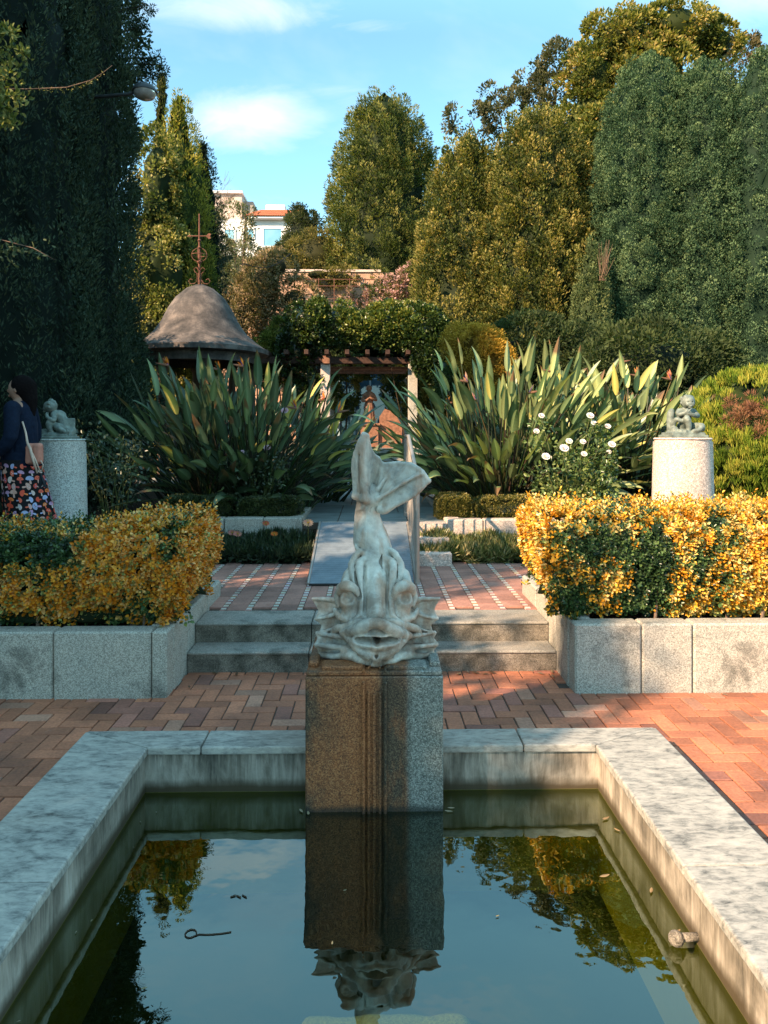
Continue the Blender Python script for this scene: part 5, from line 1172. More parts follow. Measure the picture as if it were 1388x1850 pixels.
rose_bush(YX(470, 9.2), 9.3, .62, .45, .85, 900, 'lanky shaded rose with three pink blooms in front of the left leafy clumps', [(515, 743, 9.1, .06), (483, 810, 9.0, .055), (438, 817, 9.0, .035)], [(.02, .035, .018), (.05, .075, .035), (.09, .11, .05)], (.62, .40, .44))
rose_bush(YX(205, 8.6), 8.6, .34, .65, 1.45, 1000, 'shaded flowerless rose bush with round leaves right of the grey pedestal', [], [(.025, .045, .025), (.06, .085, .05), (.10, .12, .07)], (.5, .3, .3))

# ---- bedding plants in front of the kerb walls
def bed(x0, x1, y0, y1, z, label, pal, flowers, n=420, straw=0):
    t = thing('flower_bed_plants', ((x0+x1)/2, (y0+y1)/2, z), label, 'bedding plants'); f = Fol()
    C = np.stack([rng.uniform(x0, x1, n), rng.uniform(y0, y1, n), np.full(n, z)], 1); N = np.tile([0, -.2, 1.0], (n, 1)); C[:, 2] += .04+.05*nz(C, 5)+(C[:, 1]-y0)*.35
    f.clumps(C, N, np.full(n, .05), 20, .12, .13, pal, up=.9, rnd=.9, hemi=.3, shell=0, cvar=.9); f.clumps(C[: n//2]-np.array([0, 0, .05]), N[: n//2], np.full(n//2, .05), 16, .05, .3, pal, up=.4, rnd=.8, hemi=.3, shell=.1); f.build('foliage', M['leafg'], t)
    for (px, py, y, r_, c) in flowers:
        b = MB(); p = Vector(at(px, py, y)); b.cc = (.06, .09, .03); b.tube([(p.x, p.y+.03, z), p], .004, 4)
        for k in range(13):
            a = 2*math.pi*k/13; e = Vector((math.cos(a), -.35*math.sin(a)-.25, math.sin(a)*.75)); s = Vector((-math.sin(a), 0, math.cos(a)))*r_*.2; b.cc = tuple(x*random.uniform(.85, 1.1) for x in c)
            b.add([p, p+e*r_*.6+s, p+e*r_, p+e*r_*.6-s], [(0, 1, 2, 3)])
        b.cc = (.5, .3, .04); b.lathe([(r_*.22, 0), (r_*.12, .012), (0, .014)], (p.x, p.y-.016, p.z-.003), 8); b.build('flower', M['petal'], t, usecol=True)
bed(-1.95, -.62, 8.08, 8.5, .30, 'dark shaded bedding plants with pink and orange daisy flowers left of the ramp', [(.015, .03, .018), (.04, .065, .03), (.08, .10, .05)], [(481, 945, 8.3, .045, (.75, .22, .12)), (420, 962, 8.15, .05, (.72, .32, .26)), (430, 964, 8.12, .05, (.75, .36, .28)), (496, 964, 8.1, .042, (.8, .25, .06)), (557, 944, 8.2, .065, (.75, .50, .36)), (388, 980, 8.08, .05, (.7, .62, .42)), (377, 957, 8.2, .03, (.75, .3, .1))])
bed(.55, 1.75, 8.08, 8.45, .30, 'sunlit bedding plants with light green and straw coloured leaves right of the ramp', [(.05, .07, .02), (.17, .20, .06), (.50, .40, .20)], [], 420)
# ---- trees -------------------------------------------------------------------
def plume_tree(name, cx, cy, z0, prof, H, label, pal, n=400, pl=.9, pr=.16, per=70, lf=.09, lw=.28, cat='tree', half=None, ell=(1, 1), colN=None, group=None, lean=.35, ragged=.12, mixf=None, coreCol=None, top=None, mat='leafd', cvar=.7, smooth_cols=0):
    t = thing(name, (cx, cy, z0), label, cat, group); f = Fol()
    h = rng.uniform(0.0, 1, n*3); r = lerp_prof(h, prof); keep = rng.uniform(0, prof_max(prof), n*3) < r+.1; h = h[keep][:n]; r = r[keep][:n]; n = len(h)
    if half: th = rng.uniform(half[0], half[1], n)
    else: th = rng.uniform(0, 2*math.pi, n)
    rm = r*(1+ragged*nz(np.stack([np.cos(th)*2, np.sin(th)*2, h*3], 1), 1.3, 4))
    if smooth_cols: rm = rm*(1+.09*np.cos(th*smooth_cols+.8*np.sin(h*4)))
    rm = np.maximum(.02, rm-rng.uniform(0, 1, n)**2*(.12+.13*rm))
    C = np.stack([cx+np.cos(th)*rm*ell[0], cy+np.sin(th)*rm*ell[1], z0+h*H], 1); N = unit(np.stack([np.cos(th), np.sin(th), np.full(n, .25)], 1))
    ax = unit(N*lean+np.array([0, 0, 1.0])+rv(n)*.18); idx = np.repeat(np.arange(n), per); m = len(idx); tt = rng.uniform(0, 1, m); Ls = (pl*rng.uniform(.6, 1.2, n))[idx]; a = rng.uniform(0, 6.28, m)
    s1 = unit(np.cross(ax, [.2, .4, 1.1]))[idx]; s2 = np.cross(ax[idx], s1); rad = s1*np.cos(a)[:, None]+s2*np.sin(a)[:, None]; rr_ = (pr*rng.uniform(.7, 1.3, n))[idx]*np.sin(np.pi*np.clip(tt, .03, 1)**.75)**.8
    p = C[idx]+ax[idx]*((tt-.45)*Ls)[:, None]+rad*(rr_*rng.uniform(.75, 1.05, m))[:, None]
    d = unit(ax[idx]*.8+rad*.65+rv(m)*.35); tm = mixf(C) if mixf is not None else 0
    tc = np.clip(.45+cvar*(rng.uniform(-.5, .5, n)+(tm))[idx]+.18*(tt-.4)+rng.uniform(-.18, .18, m), 0, 1); P = np.array(pal, float); q = tc*(len(P)-1); i0 = np.floor(q).astype(int).clip(0, len(P)-2); fr = (q-i0)[:, None]
    col = P[i0]*(1-fr)+P[i0+1]*fr; L = lf*rng.uniform(.7, 1.3, m); f.leaves(p, d, unit(rad+rv(m)*.5), L, L*lw, col)
    hs_ = np.linspace(0, 1, 44); seg = 44; cv = []
    for hh_ in hs_:
        for k in range(seg):
            a_ = 2*math.pi*k/seg; r_ = max(.02, lerp_prof(hh_, prof)*.77*(1+ragged*.9*float(nz(np.array([[math.cos(a_)*2, math.sin(a_)*2, hh_*3]]), 1.3, 4)[0]))-.05); cv.append((cx+r_*math.cos(a_)*ell[0], cy+r_*math.sin(a_)*ell[1], z0+hh_*H))
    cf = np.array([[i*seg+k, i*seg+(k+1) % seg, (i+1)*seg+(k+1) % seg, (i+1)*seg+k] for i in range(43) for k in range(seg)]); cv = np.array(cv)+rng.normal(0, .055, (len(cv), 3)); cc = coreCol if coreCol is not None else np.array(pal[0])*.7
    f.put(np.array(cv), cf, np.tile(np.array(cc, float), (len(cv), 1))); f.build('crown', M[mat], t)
    trunk(t, (cx, cy, z0-.3), (cx, cy, z0+H*.85), max(.08, prof_max(prof)*.12), .03, M['bark']); return t
def prof_max(p): return max(q[1] for q in p)
def clump_tree(name, cx, cy, z0, lobes, label, pal, nc=300, rc=.4, per=130, lf=.11, lw=.5, trunk_r=.25, limbs=True, squash=1.0, up=.2, mat='leaf', cat='tree', group=None, cvar=.8, mixf=None, core=.8, low=None):
    t = thing(name, (cx, cy, z0), label, cat, group); f = Fol(); vols = np.array([l[1][0]*l[1][2] for l in lobes]); vols = vols/vols.sum(); Cs = []; Ns = []
    for (c, r), w in zip(lobes, vols):
        k = max(6, int(nc*w)); u = rv(k); u[:, 1] = np.where(rng.uniform(0, 1, k) < .3, np.abs(u[:, 1]), -np.abs(u[:, 1])); q = np.array(c)+u*np.array(r)*(1+.10*nz(u*2, 1.5))[:, None]; Cs.append(q); Ns.append(u); 
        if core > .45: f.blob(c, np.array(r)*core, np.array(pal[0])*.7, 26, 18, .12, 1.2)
    C = np.concatenate(Cs); N = np.concatenate(Ns); ins = np.zeros(len(C), bool)
    for (c, r) in lobes: ins |= (((C-np.array(c))/np.array(r)/.80)**2).sum(1) < 1
    C = C[~ins]; N = N[~ins]; mx = mixf(C) if mixf is not None else None
    f.clumps(C, N, rng.uniform(.7, 1.25, (len(C), 1))*np.array([[rc, rc, rc*squash]]), per, lf, lw, pal, up=up, hemi=.45, shell=.45, cvar=cvar, mixer=mx); f.build('crown', M[mat], t)
    top = max(lobes, key=lambda l: l[0][2])[0]; lm = [(.45, tuple(l[0]), trunk_r*.35) for l in lobes[:6]] if limbs else []
    trunk(t, (cx, cy, z0-.3), (top[0], top[1], top[2]), trunk_r, min(.05, trunk_r*.5), M['bark'], lm); return t
CY = [(.012, .020, .012), (.025, .040, .022), (.045, .062, .032), (.07, .088, .045)]
# tall dark cypresses on the left (shaded)
tallp = [(0, .85), (.08, 1.0), (.3, 1.05), (.6, .95), (.85, .6), (1, .12)]
DK = [(.012, .022, .016), (.03, .05, .032), (.055, .08, .048), (.10, .125, .07)]
plume_tree('tall_cypress', X(78, 11), 11.3, .4, [(0, 1.1), (.1, 1.25), (.5, 1.2), (.8, .8), (1, .1)], 13.5, 'tall dark cypress at the left whose trunk side hides behind the grey pedestal', DK, 1900, .8, .13, 62, .07, .28, lean=.12)
plume_tree('tall_cypress', X(-30, 9.6), 9.7, .4, [(0, 1.2), (.1, 1.35), (.5, 1.3), (.8, .8), (1, .1)], 12.5, 'nearest tall dark cypress cut by the left edge behind the person', DK, 1800, .8, .12, 60, .065, .28, lean=.12)
clump_tree('ivy_covered_tree', X(205, 12.6), 12.8, .5, [((X(145, 12.6), 12.8, 8.9), (.72, .8, 1.5)), ((X(150, 12.6), 12.8, 6.6), (.62, .8, 1.6)), ((X(142, 12.6), 12.8, 4.2), (.65, .8, 1.8)), ((X(145, 12.6), 12.8, 2.2), (.6, .7, 1.6))], 'dark ivy smothered tree beside the lamp with a ragged branch reaching into the sky', DK, 420, .26, 110, .075, .7, .2)
t = thing('cedar_branch_tree', (X(190, 12), 12.2, .5), 'dark tree with a drooping ragged side branch at the top left of the sky', 'tree')
b = MB(); f = Fol(); C = []
for (ax_, ay_, bx_, by_) in ((235, 60, 262, 45), (235, 95, 282, 104), (250, 100, 300, 118), (225, 20, 268, 8), (225, 125, 272, 138)):
    p0 = Vector(at(ax_-60, ay_+25, 12)); p1 = Vector(at(bx_, by_, 12)); b.tube([p0, p0.lerp(p1, .5)+Vector((0, 0, .06)), p1], [.03, .02, .006], 5)
    for u in np.linspace(.55, 1, 10): C.append(list(p0.lerp(p1, u)+Vector((random.gauss(0, .03), random.gauss(0, .1), -.03+random.gauss(0, .05)))))
b.tube([(X(190, 12), 12.2, .3), (X(185, 12), 12.2, 5), (X(185, 12), 12.2, 9.2)], [.16, .12, .05], 8); b.build('trunk', M['bark'], t, True)
C = np.array(C); f.clumps(C, np.tile([0, 0, -.3], (len(C), 1)), np.full(len(C), .09), 60, .06, .35, DK, up=-.2, shell=.1); f.build('crown', M['leafd'], t)
# mid-left: sunlit conifer with ivy, spiky tops
IV = [(.035, .055, .018), (.11, .13, .035), (.28, .26, .07), (.5, .42, .18)]
def mxl(C): return np.where(C[:, 0] > X(352, 18), -.45, .12)
plume_tree('golden_cypress', X(322, 19.5), 19.6, .8, [(0, .95), (.2, 1.0), (.5, .9), (.75, .72), (.9, .38), (1, .05)], Z(180, 19.5)-.8, 'columnar cypress with a sunlit golden tip behind the weathervane', [(.06, .085, .018), (.16, .18, .035), (.34, .31, .055), (.5, .4, .08)], 620, .8, .16, 66, .09, .32, lean=.25, mixf=mxl, mat='leaf')
plume_tree('dark_cypress', X(363, 20.4), 20.6, .8, [(0, .62), (.3, .68), (.6, .62), (.85, .40), (1, .05)], Z(262, 20.5)-.8, 'narrow dark cypress with a nodding tip just left of the white house', DK, 360, .7, .14, 60, .08, .32, lean=.25)
clump_tree('ivy_covered_tree', X(285, 18.4), 18.5, .7, [((X(282, 18.4), 18.5, 7.7), (.42, .55, 1.5)), ((X(285, 18.4), 18.5, 5.6), (.7, .6, 1.5)), ((X(295, 18.4), 18.3, 3.6), (.85, .7, 1.6)), ((X(290, 18.4), 18.2, 2.0), (.8, .6, 1.2))], 'sunlit tree trunk smothered in pale edged ivy left of the weathervane', IV, 330, .24, 90, .085, .75, .2)
plume_tree('dark_cypress', X(290, 21.5), 21.6, .8, [(0, .5), (.4, .5), (.75, .3), (1, .03)], Z(140, 21.5)-.8, 'slender cypress spire rising just right of the street lamp', [(.05, .06, .02), (.12, .12, .03), (.2, .18, .05)], 220, .8, .12, 60, .09, .32, lean=.1, mat='leaf')
clump_tree('dark_shrub', X(215, 14), 14.2, .5, [((X(160, 14), 14.2, 2.6), (.8, .8, 1.7)), ((X(160, 14), 14.4, 2.0), (1.1, .8, 1.6)), ((X(190, 15.5), 15.6, 3.4), (.5, .5, 1.2))], 'dense dark shrub between the tall cypresses and the gazebo', DK, 260, .25, 110, .08, .5, .1)
# shrubs behind the gazebo, right side
SH = [(.07, .065, .03), (.15, .125, .055), (.28, .20, .11), (.42, .29, .19)]
SH2 = [(.06, .075, .04), (.12, .14, .08), (.22, .22, .13), (.36, .29, .2)]
clump_tree('feathery_tree', X(425, 27), 27.5, 1.1, [((X(418, 27), 27.5, Z(420, 27)), (.55, .5, 1.0)), ((X(440, 27), 27.5, Z(385, 27)), (.36, .3, .35)), ((X(428, 27), 27.5, Z(480, 27)), (.8, .7, 1.1)), ((X(420, 27), 27.5, Z(545, 27)), (.9, .7, 1.2))], 'loose dry looking tree in front of the white house', SH2, 150, .30, 60, .12, .38, .12, core=.35)
clump_tree('pale_shrub', X(470, 24.5), 24.8, 1.1, [((X(530, 24.5), 24.8, Z(545, 24.5)), (.7, .6, .7)), ((X(515, 24.5), 24.8, Z(590, 24.5)), (.7, .6, .6)), ((X(478, 24.5), 24.8, Z(510, 24.5)), (.75, .6, .75)), ((X(455, 24.5), 24.8, Z(560, 24.5)), (.9, .6, .9)), ((X(500, 24.5), 24.8, Z(480, 24.5)), (.5, .5, .45)), ((X(430, 24.5), 24.6, Z(585, 24.5)), (.6, .6, .9))], 'pinkish pale shrub right of the gazebo dome', SH, 360, .24, 70, .10, .4, .12, core=.6)
clump_tree('small_fir', X(545, 34), 34.5, 7, [((X(547, 34), 34.5, Z(420, 34)), (.75, .7, 1.0)), ((X(545, 34), 34.5, Z(392, 34)), (.4, .4, .6)), ((X(550, 34), 34.5, Z(470, 34)), (1.3, .9, 1.1)), ((X(520, 34), 34.5, Z(480, 34)), (.8, .7, .8))], 'small dark fir at the right corner of the white house', [(.025, .035, .02), (.06, .075, .035), (.13, .14, .06)], 220, .3, 80, .14, .35, .15)
clump_tree('ochre_shrub', X(575, 31.5), 32, 7.0, [((X(612, 29.5), 29.6, Z(503, 29.5)), (.7, .3, .28)), ((X(575, 29.5), 29.6, Z(496, 29.5)), (.5, .3, .2)), ((X(575, 31.5), 32, Z(455, 31.5)), (1.2, .7, .85)), ((X(620, 31.5), 32, Z(475, 31.5)), (1.0, .7, .5)), ((X(530, 31.5), 32, Z(480, 31.5)), (.7, .6, .4))], 'olive gold shrub on top of the ochre retaining wall', [(.06, .06, .02), (.16, .14, .04), (.30, .23, .08)], 150, .28, 80, .12, .35, .1)
# central conifer
MC = [(.025, .042, .014), (.065, .09, .026), (.15, .17, .045), (.28, .25, .07)]
cw = (X(795, 31)-X(590, 31))/2
plume_tree('broad_conifer', X(695, 31), 32.5, 6.8, [(0, cw*1.03), (.15, cw*1.08), (.4, cw*.98), (.6, cw*.92), (.765, cw*.78), (.885, cw*.56), (.96, cw*.30), (1, .06)], Z(152, 31.5)-6.8, 'broad dome topped conifer in the centre above the pergola', MC, 1000, .9, .26, 95, .13, .30, lean=.9, ragged=.10, mat='leaf', cvar=.95)
# ilex mass
IL = [(.035, .05, .018), (.10, .12, .035), (.22, .21, .055), (.38, .30, .09)]
def lob(px, py, Y, rx, rz, ry=None): return ((X(px, Y), Y, Z(py, Y)), (rx, ry or rx*.8, rz))
plume_tree('clipped_holm_oak', X(855, 23.5), 24.6, .8, [(0, 1.35), (.1, 1.55), (.35, 1.73), (.6, 1.67), (.8, 1.3), (.93, .8), (1, .18)], Z(222, 23.5)-.8, 'round olive green clipped tree standing immediately right of the central conifer', IL, 1050, .85, .21, 95, .10, .5, lean=.5, mat='leaf', ell=(1, .8), cvar=1.0, ragged=.13)
plume_tree('clipped_holm_oak', X(985, 23.0), 24.0, .8, [(0, 1.6), (.1, 1.85), (.35, 2.1), (.6, 2.05), (.8, 1.7), (.93, 1.05), (1, .25)], Z(178, 23)-.8, 'big bulging olive green tree in the middle of the right hand tree wall', IL, 1500, .85, .21, 95, .10, .5, lean=.5, mat='leaf', ell=(1, .8), cvar=1.0, ragged=.13)
clump_tree('twiggy_tree', X(950, 29), 30, .8, [lob(895, 170, 29, 0.48, 0.35), lob(955, 140, 29, 0.40, 0.53), lob(1010, 125, 29, 0.69, 0.88), lob(1000, 185, 29, 1.01, 1.13), lob(930, 205, 29, 1.13, 0.63), lob(850, 215, 29, 0.88, 0.38)], 'thin leaved tree with knobbly tufts showing against the sky', [(.04, .05, .03), (.09, .095, .05), (.17, .15, .075)], 190, .28, 60, .14, .5, .15, core=.4)
clump_tree('broad_leaved_tree', X(1170, 28), 29.5, .8, [lob(1120, 70, 27.8, 1.21, 0.89), lob(1215, 55, 27.8, 1.27, 0.83), lob(1285, 75, 27.8, 0.89, 0.64), lob(1075, 140, 27.8, 1.08, 1.02), lob(1175, 130, 27.8, 1.52, 1.14), lob(1070, 215, 27.8, 1.14, 1.02), lob(1100, 290, 26.8, 1.40, 1.78), lob(1060, 380, 26.3, 1.27, 2.03), lob(1235, 25, 27.8, 0.38, 0.32)], 'tall golden green broad leaved tree towering behind the blue green yews', [(.05, .07, .018), (.14, .155, .035), (.27, .25, .06), (.42, .30, .10)], 560, .38, 95, .15, .55, .3, squash=.7)
clump_tree('distant_palm_tuft', X(1340, 40), 40, 5, [lob(1338, 66, 40, .6, .4), lob(1345, 95, 40, .8, .7), lob(1325, 120, 40, .9, .8)], 'small tree tuft peeking above the yew tops at the far right', [(.08, .07, .03), (.2, .15, .08)], 60, .3, 60, .2, .4, .05, core=.3, limbs=False)
# blue-green yews on the right: lumpy upright columns
YW = [(.020, .046, .024), (.052, .10, .050), (.11, .175, .08), (.20, .265, .115)]
def yew(px, Y, top, w, label, n, pal=YW, d=None):
    H = Z(top, Y)-.7; t = plume_tree('yew_tree', X(px, Y), Y+w*.8, .7, [(0, w*.85), (.1, w*.98), (.4, w*1.05), (.7, w*.98), (.88, w*.72), (.96, w*.42), (1, .06)], H, label, pal, n, .42, .17, 80, .060, .55, lean=.18, ragged=.10, mat='leafd', cvar=.75, smooth_cols=17)
    return t
yew(1200, 21.4, 52, 1.62, 'blue green upright yew with the highest crown, directly beside the golden green tree', 2700)
yew(1312, 20.8, 66, 1.60, 'blue green upright yew second from the right edge, above the pale pink pedestal', 2500)
yew(1420, 20.0, 50, 1.40, 'blue green upright yew cut by the right edge of the view', 1500)
yew(1135, 22.8, 165, .92, 'narrow shoulder yew bordering the olive green trees', 1300)
BT = [(.05, .075, .03), (.12, .16, .06), (.22, .24, .09)]
tt_ = plume_tree('small_cypress', X(1078, 20.6), 21.1, .7, [(0, .57), (.3, .61), (.6, .57), (.85, .37), (1, .05)], Z(432, 20.6)-.7, 'small cypress with a bare brown patch near its top at the foot of the yews', BT, 460, .6, .13, 75, .065, .45, lean=.3)
b = MB(); p = at(1090, 500, 20.62)
for k in range(22): b.tube([p+np.array([random.gauss(0, .05), .05, -.1]), p+np.array([random.uniform(-.30, .28), -.14+random.gauss(0, .05), random.uniform(.45, 1.0)])], [.009, .003], 4)
b.build('bare_twigs', simple('dead_pinkish_twigs', (.20, .13, .085), .9, .1), tt_)
# right-hand heather bush
HB = [(.05, .09, .012), (.13, .20, .02), (.27, .30, .04), (.46, .40, .07)]
hx, hy = X(1385, 8.6), 8.8
t = thing('heather_bush', (hx, hy, .34), 'bright lime green feathery bush with a dead reddish patch at the right edge', 'bush'); f = Fol()
lobes = [((hx-.05, hy, 1.65), (.82, .8, .78)), ((hx+.5, hy+.1, 1.5), (.8, .8, .85)), ((hx-.25, hy-.1, 1.45), (.62, .7, .62))]
Cs = np.concatenate([np.array(c)+rv(520)*np.array(r) for c, r in lobes]); Cs = Cs[Cs[:, 2] > .85+.45*np.clip((Cs[:, 0]-hx+.6), -1, .2)*0-.0]
u = unit(Cs-np.array([hx+.1, hy, 1.3])); dp = at(1360, 750, 8.1); dead = np.linalg.norm((Cs-dp)*np.array([1, .5, 1]), axis=1) < .24
f.clumps(Cs[~dead], u[~dead], np.full((~dead).sum(), .075), 70, .07, .16, HB, up=1.1, rnd=.25, out=.5, hemi=.3, cvar=.8, shell=.2); f.clumps(Cs[dead], u[dead], np.full(dead.sum(), .06), 60, .06, .14, [(.13, .06, .035), (.28, .13, .08), (.36, .20, .09)], up=.6, rnd=.6, hemi=.3)
for c, r in lobes: f.blob(c, np.array(r)*.86, (.03, .045, .012), 20, 12, .1, 2)
f.build('foliage', M['leaf'], t); b = MB()
for k in range(60):
    x = hx+random.uniform(-.75, .5); b.tube([(hx+random.uniform(-.1, .25), hy+random.uniform(-.2, .2), .36), (x*.5+hx*.5, hy-.3, .45+random.random()*.25), (x, hy-random.uniform(.35, .6), .7+random.uniform(-.1, .35))], [.02, .011, .005], 5)
b.build('bare_stems', M['twig'], t, True)
# yellow bush + pergola vines + pink flowers
clump_tree('golden_bush', X(850, 15), 15.2, .7, [lob(862, 632, 15, .52, .42), lob(832, 622, 15.2, .32, .32), lob(888, 655, 14.8, .36, .42)], 'rounded golden orange bush right of the pergola', [(.22, .13, .02), (.46, .28, .04), (.66, .40, .08)], 420, .13, 90, .05, .4, .08, core=.62)
VN = [(.018, .034, .010), (.04, .07, .017), (.09, .13, .028), (.24, .24, .05)]
def mv(C): return np.clip((C[:, 2]-4.4)*.4, -.3, .3)-.3*(C[:, 0] > 1.1)-.3*(C[:, 0] < -.9)
for (lb, lab) in (([lob(560, 580, 20.4, .55, .5), lob(600, 585, 20.6, .6, .55), lob(540, 640, 20.8, .45, .7), lob(560, 690, 20.8, .35, .6)], 'dark green vine mounded over the left end of the pergola'), ([lob(650, 596, 20.6, .55, .34), lob(700, 588, 20.5, .5, .5), lob(735, 602, 20.5, .4, .36)], 'bright green vine across the middle of the pergola roof'), ([lob(765, 600, 20.4, .62, .55), lob(785, 640, 20.2, .5, .55), lob(800, 675, 20.2, .4, .5), lob(740, 575, 20.6, .5, .3)], 'vine hanging down over the right post of the pergola')):
    clump_tree('pergola_vine', lb[0][0][0]+(1.3 if 'middle' in lab else 0), 20.9, ZT, lb, lab, VN, 190, .2, 80, .085, .75, .012, limbs=False, cat='vine', mixf=mv, core=.7, mat='leafg')
clump_tree('climbing_vine', X(620, 23), 23.3, ZT, [lob(622, 705, 23.2, .32, .9), lob(628, 670, 23.2, .6, .28), lob(718, 705, 23.2, .38, .8), lob(700, 670, 23.2, .6, .25)], 'yellow green climber framing the figure at the back of the pergola', [(.05, .07, .02), (.14, .15, .04), (.34, .26, .08)], 170, .13, 60, .08, .7, .04, limbs=False, cat='vine', core=.35)
clump_tree('pink_flowering_shrub', X(725, 26.5), 27.2, 1.2, [lob(735, 510, 26.8, .45, .35), lob(745, 492, 26.8, .2, .3), lob(655, 535, 26.8, .7, .25), lob(710, 525, 26.8, .6, .4), lob(690, 545, 26.8, .8, .3)], 'pink flowering shrub spilling over the railing behind the pergola', [(.06, .09, .03), (.14, .15, .06), (.42, .22, .21), (.62, .40, .38)], 110, .16, 70, .09, .6, .04, limbs=False, cat='shrub', core=.3)
clump_tree('green_shrub', X(500, 21.5), 21.8, .8, [lob(500, 640, 21.6, .6, .5), lob(520, 620, 21.8, .5, .6), lob(480, 660, 21.5, .6, .5)], 'yellow green shrub between the gazebo roof and the pergola', [(.05, .07, .02), (.14, .16, .035), (.32, .28, .07)], 170, .2, 80, .08, .55, .08)
clump_tree('dark_shrub', X(1000, 15.5), 16.2, .7, [lob(960, 650, 15.8, 1.0, .8), lob(1060, 660, 15.5, 1.0, .7), lob(880, 700, 16.2, .9, .7), lob(1180, 670, 13.2, 1.2, .7)], 'dark undergrowth behind the sunlit bird of paradise clumps', [(.018, .028, .012), (.045, .065, .025), (.085, .11, .04)], 620, .24, 90, .08, .5, .1, core=.62)
clump_tree('dark_shrub', X(690, 26), 25.6, 1.0, [lob(600, 700, 25.6, 1.4, 1.1), lob(750, 700, 25.6, 1.4, 1.1), lob(690, 620, 25.8, 2.2, .8)], 'dark foliage closing the view behind the glass screen', [(.018, .03, .012), (.045, .065, .025), (.09, .11, .04)], 260, .3, 80, .1, .55, .1)
# distant greenery closing the gap on the hillside
clump_tree('hillside_thicket', X(500, 38), 38.5, 8, [lob(430, 500, 38, 2.2, 1.2), lob(500, 500, 38, 2.0, .9), lob(330, 480, 38, 2.5, 2.2), lob(590, 500, 38, 1.6, 1.0)], 'hillside thicket below the white house', [(.05, .06, .03), (.12, .12, .06), (.24, .2, .1)], 260, .4, 90, .14, .4, .2)
# bare tree left of the house
t = thing('bare_tree', (X(385, 42), 42, 9), 'thin leafless tree against the sky left of the white house', 'tree'); b = MB()
def br(p, d, L_, r, dep):
    q = p+d*L_; b.tube([p, p.lerp(q, .5)+Vector((random.gauss(0, .03), 0, 0)), q], [r, r*.8, r*.6], 4, cap=False)
    if dep:
        for _ in range(3): br(q, (d+Vector((random.gauss(0, .35), random.gauss(0, .3), random.gauss(.1, .15)))).normalized(), L_*random.uniform(.6, .85), r*.6, dep-1)
br(Vector((X(386, 42), 42, 9)), Vector((0, 0, 1)), 2.3, .08, 5); b.build('trunk', M['twig'], t)
# foreground sprays at the left edge
t = thing('climbing_rose', (-3.55, 6.2, .34), 'sunlit climbing shrub at the left edge with one long arching bare shoot', 'climber'); b = MB(); b.cc = (.1, .08, .04)
b.tube([(-3.55, 6.2, .3), (-3.62, 6.2, 2.4), (-3.45, 6.2, 4.6)], [.03, .02, .01], 6)
sp = [at(-10, 160, 6.2), at(50, 161, 6.15), at(120, 158, 6.1), at(165, 145, 6.1), at(188, 130, 6.1), at(203, 118, 6.1)]; b.tube([(-3.5, 6.2, 4.3)]+sp, [.008, .006, .005, .0045, .004, .003, .002], 5)
b.tube([(-3.55, 6.2, 2.6), at(-10, 430, 6.1), at(60, 448, 6.0), at(100, 470, 6.0)], [.008, .006, .004, .002], 5); b.build('canes', M['twig'], t, True)
f = Fol(); C = np.array([at(random.gauss(-8, 22), random.uniform(55, 230), 6.2+random.gauss(0, .1)) for _ in range(95)]); f.clumps(C, np.tile([.2, -.3, .3], (len(C), 1)), np.full(len(C), .06), 16, .045, .5, [(.06, .09, .03), (.17, .19, .06), (.38, .33, .12)], shell=.1, kind=6)
C = np.array([sp[1]+(sp[-1]-sp[1])*u+np.array([0, 0, -.03-.16*math.sin(u*3)*0]) for u in np.linspace(0, .9, 22)]); C[:, 2] = np.interp(C[:, 0], [q[0] for q in sp], [q[2] for q in sp])-.01; f.clumps(C, np.tile([0, 0, 0.], (len(C), 1)), np.full(len(C), .008), 3, .026, .3, [(.2, .2, .06), (.4, .34, .14)], shell=0)
C = np.array([at(random.uniform(-5, 102), 440+random.gauss(12, 9), 6.05) for _ in range(16)]); f.clumps(C, np.tile([0, 0, 0.], (len(C), 1)), np.full(len(C), .03), 5, .045, .5, [(.06, .09, .05), (.13, .16, .09)], shell=.1, kind=6)
f.build('foliage', M['leaf'], t)
# trees beside the garden, outside the frame on the left: they throw the long shade
def shade(x, y, H, w, lab, dens=1.0): plume_tree('shade_cypress', x, y, 0, [(0, w*.9), (.2, w), (.6, w*.9), (.85, w*.55), (1, .08)], H, lab, DK, int(240*dens), 1.1, .22, 46, .16, .4, lean=.3, ragged=.25)
SHADE = [(-6.2, 4.6, 9.5, 1.1), (-6.0, 1.9, 6.7, 1.1), (-6.4, -1.6, 7.1, .65), (-6.8, 7.2, 11.0, 1.2), (-8.0, -3.5, 4.6, 1.0), (-6.9, 9.6, 12.5, 1.3), (-6.3, -.2, 5.9, 1.1)]
for i, (x, y, H, w) in enumerate(SHADE): shade(x, y, H, w, ['tall cypress outside the view level with the planters', 'cypress outside the view level with the pool', 'cypress outside the view beside the camera', 'tall cypress outside the view left of the person', 'low cypress outside the view behind the camera', 'tallest cypress outside the view beside the dark left trees', 'short cypress outside the view between the pool and the camera'][i])
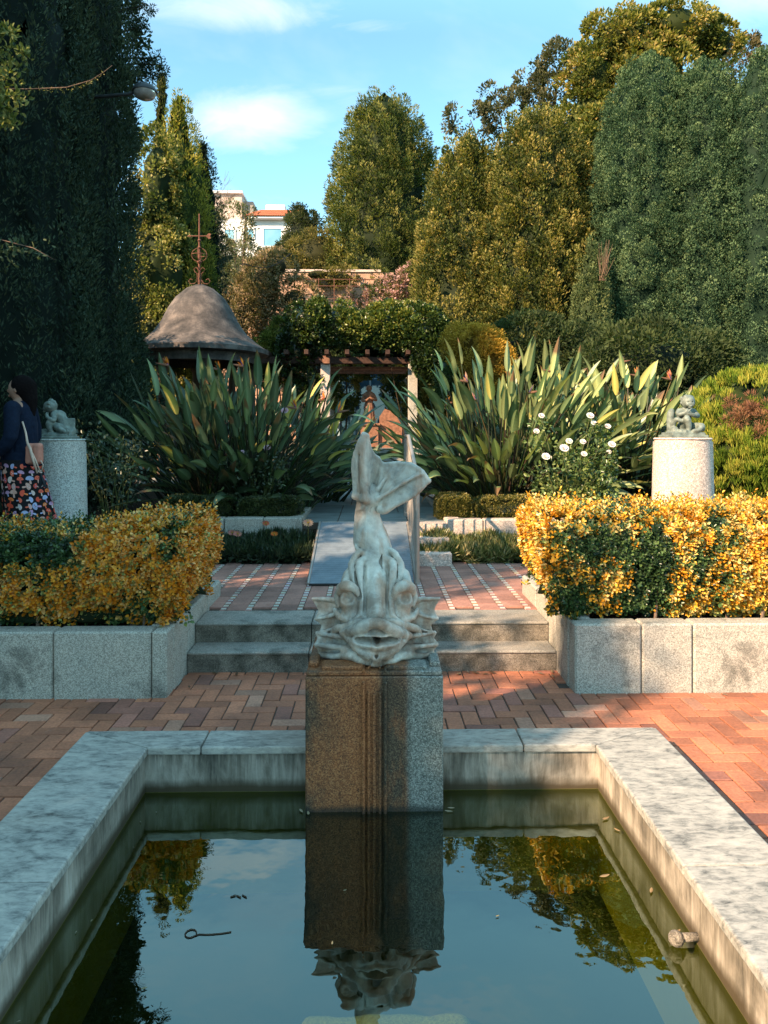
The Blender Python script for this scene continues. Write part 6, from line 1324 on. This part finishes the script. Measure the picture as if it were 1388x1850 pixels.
# ================================================================== SKY, SUN, CAMERA
SUN_AZ = math.atan2(-.77, -.64); EL = R(33)
sd = Vector((math.sin(SUN_AZ)*math.cos(EL), math.cos(SUN_AZ)*math.cos(EL), math.sin(EL)))
w = bpy.data.worlds.new('World'); scn.world = w; w.use_nodes = True; nt = w.node_tree; nt.nodes.clear()
class W(G):
    def __init__(s, t): s.t = t; s.n = t.nodes; s.tc = s.n.new('ShaderNodeTexCoord'); s.obj = s.tc.outputs['Generated']
g = W(nt); sky = g.n.new('ShaderNodeTexSky'); sky.sky_type = 'NISHITA'; sky.sun_disc = False; sky.sun_elevation = EL; sky.sun_rotation = SUN_AZ % (2*math.pi)
sky.air_density = 1.0; sky.dust_density = .3; sky.ozone_density = 2.0
x, y, z = g.sep(); yy_ = g.math('MAXIMUM', y, .02); u_ = g.math('DIVIDE', x, yy_); v_ = g.math('DIVIDE', z, yy_)
cb = g.n.new('ShaderNodeCombineXYZ'); g.L(u_, cb.inputs[0]); g.L(v_, cb.inputs[1])
uv = cb.outputs[0]; n1 = g.noise(5, 8, .62, g.mapping((1, 2.4, 1), (0, 0, .15), src=uv), .6); n2 = g.noise(2.2, 5, .6, g.mapping((1, 2.2, 1), (0, 0, .2), (3, 1, 0), src=uv), .4)
tot = None
for (cu, cv, ru, rw, am) in ((-.165, .425, .10, .045, 1.0), (-.165, .575, .16, .035, .7), (-.02, .555, .09, .02, .4), (.53, .60, .12, .05, .9), (-.04, .46, .08, .03, .35), (-.18, .33, .10, .04, .35), (.13, .76, .2, .05, .35), (-.2, .95, .3, .08, .25)):
    a = g.math('DIVIDE', g.math('SUBTRACT', u_, cu), ru); c = g.math('DIVIDE', g.math('SUBTRACT', v_, cv), rw)
    e = g.math('MULTIPLY', g.math('EXPONENT', g.math('MULTIPLY', g.math('ADD', g.math('MULTIPLY', a, a), g.math('MULTIPLY', c, c)), -1.0)), am)
    tot = e if tot is None else g.math('MAXIMUM', tot, e)
cf = g.math('ADD', g.math('MULTIPLY', tot, 1.0), g.math('MULTIPLY', g.math('SUBTRACT', n1, .5), 1.3)); cm = g.ramp(cf, [(.25, 0), (.95, .75)]); cm = g.math('MULTIPLY', cm, g.ramp(tot, [(.03, 0), (.35, 1)]))
wisp = g.ramp(n2, [(.5, 0), (.85, .28)]); cm = g.math('MAXIMUM', cm, wisp)
skyc = g.mix(1, sky.outputs[0], (.83, 1.07, .93), 'MULTIPLY')
hv = g.ramp(v_, [(.54, 0), (.68, .7)]); skyc = g.mix(hv, skyc, (1.45, 3.0, 4.0)); fin = g.mix(cm, skyc, (3.4, 3.5, 3.6))  # bright veil added above the view to brighten the pool reflection
bg = g.n.new('ShaderNodeBackground'); bg.inputs['Strength'].default_value = .15; g.L(fin, bg.inputs['Color']); wo = g.n.new('ShaderNodeOutputWorld'); g.L(bg.outputs[0], wo.inputs['Surface'])
sl = bpy.data.lights.new('sun', 'SUN'); sl.energy = 5.0; sl.angle = R(.6); sl.color = (1.0, .72, .48); so = bpy.data.objects.new('sun', sl); COL.objects.link(so)
so.rotation_euler = sd.to_track_quat('Z', 'Y').to_euler(); so.location = (-8, -6, 12)
cam = bpy.data.cameras.new('camera'); co = bpy.data.objects.new('camera', cam); COL.objects.link(co); co.location = (0, 0, CAMZ); co.rotation_euler = (R(90), 0, -YAW)
cam.sensor_fit = 'VERTICAL'; cam.sensor_height = 36; cam.lens = 36*FPX/1850; cam.shift_y = -140/1850; cam.clip_end = 2000; cam.clip_start = .05; scn.camera = co
scn.view_settings.view_transform = 'Standard'; scn.view_settings.look = 'None'; scn.view_settings.exposure = 1.38; scn.view_settings.gamma = 1
scn.cycles.max_bounces = 8; scn.cycles.transparent_max_bounces = 12; scn.cycles.diffuse_bounces = 3
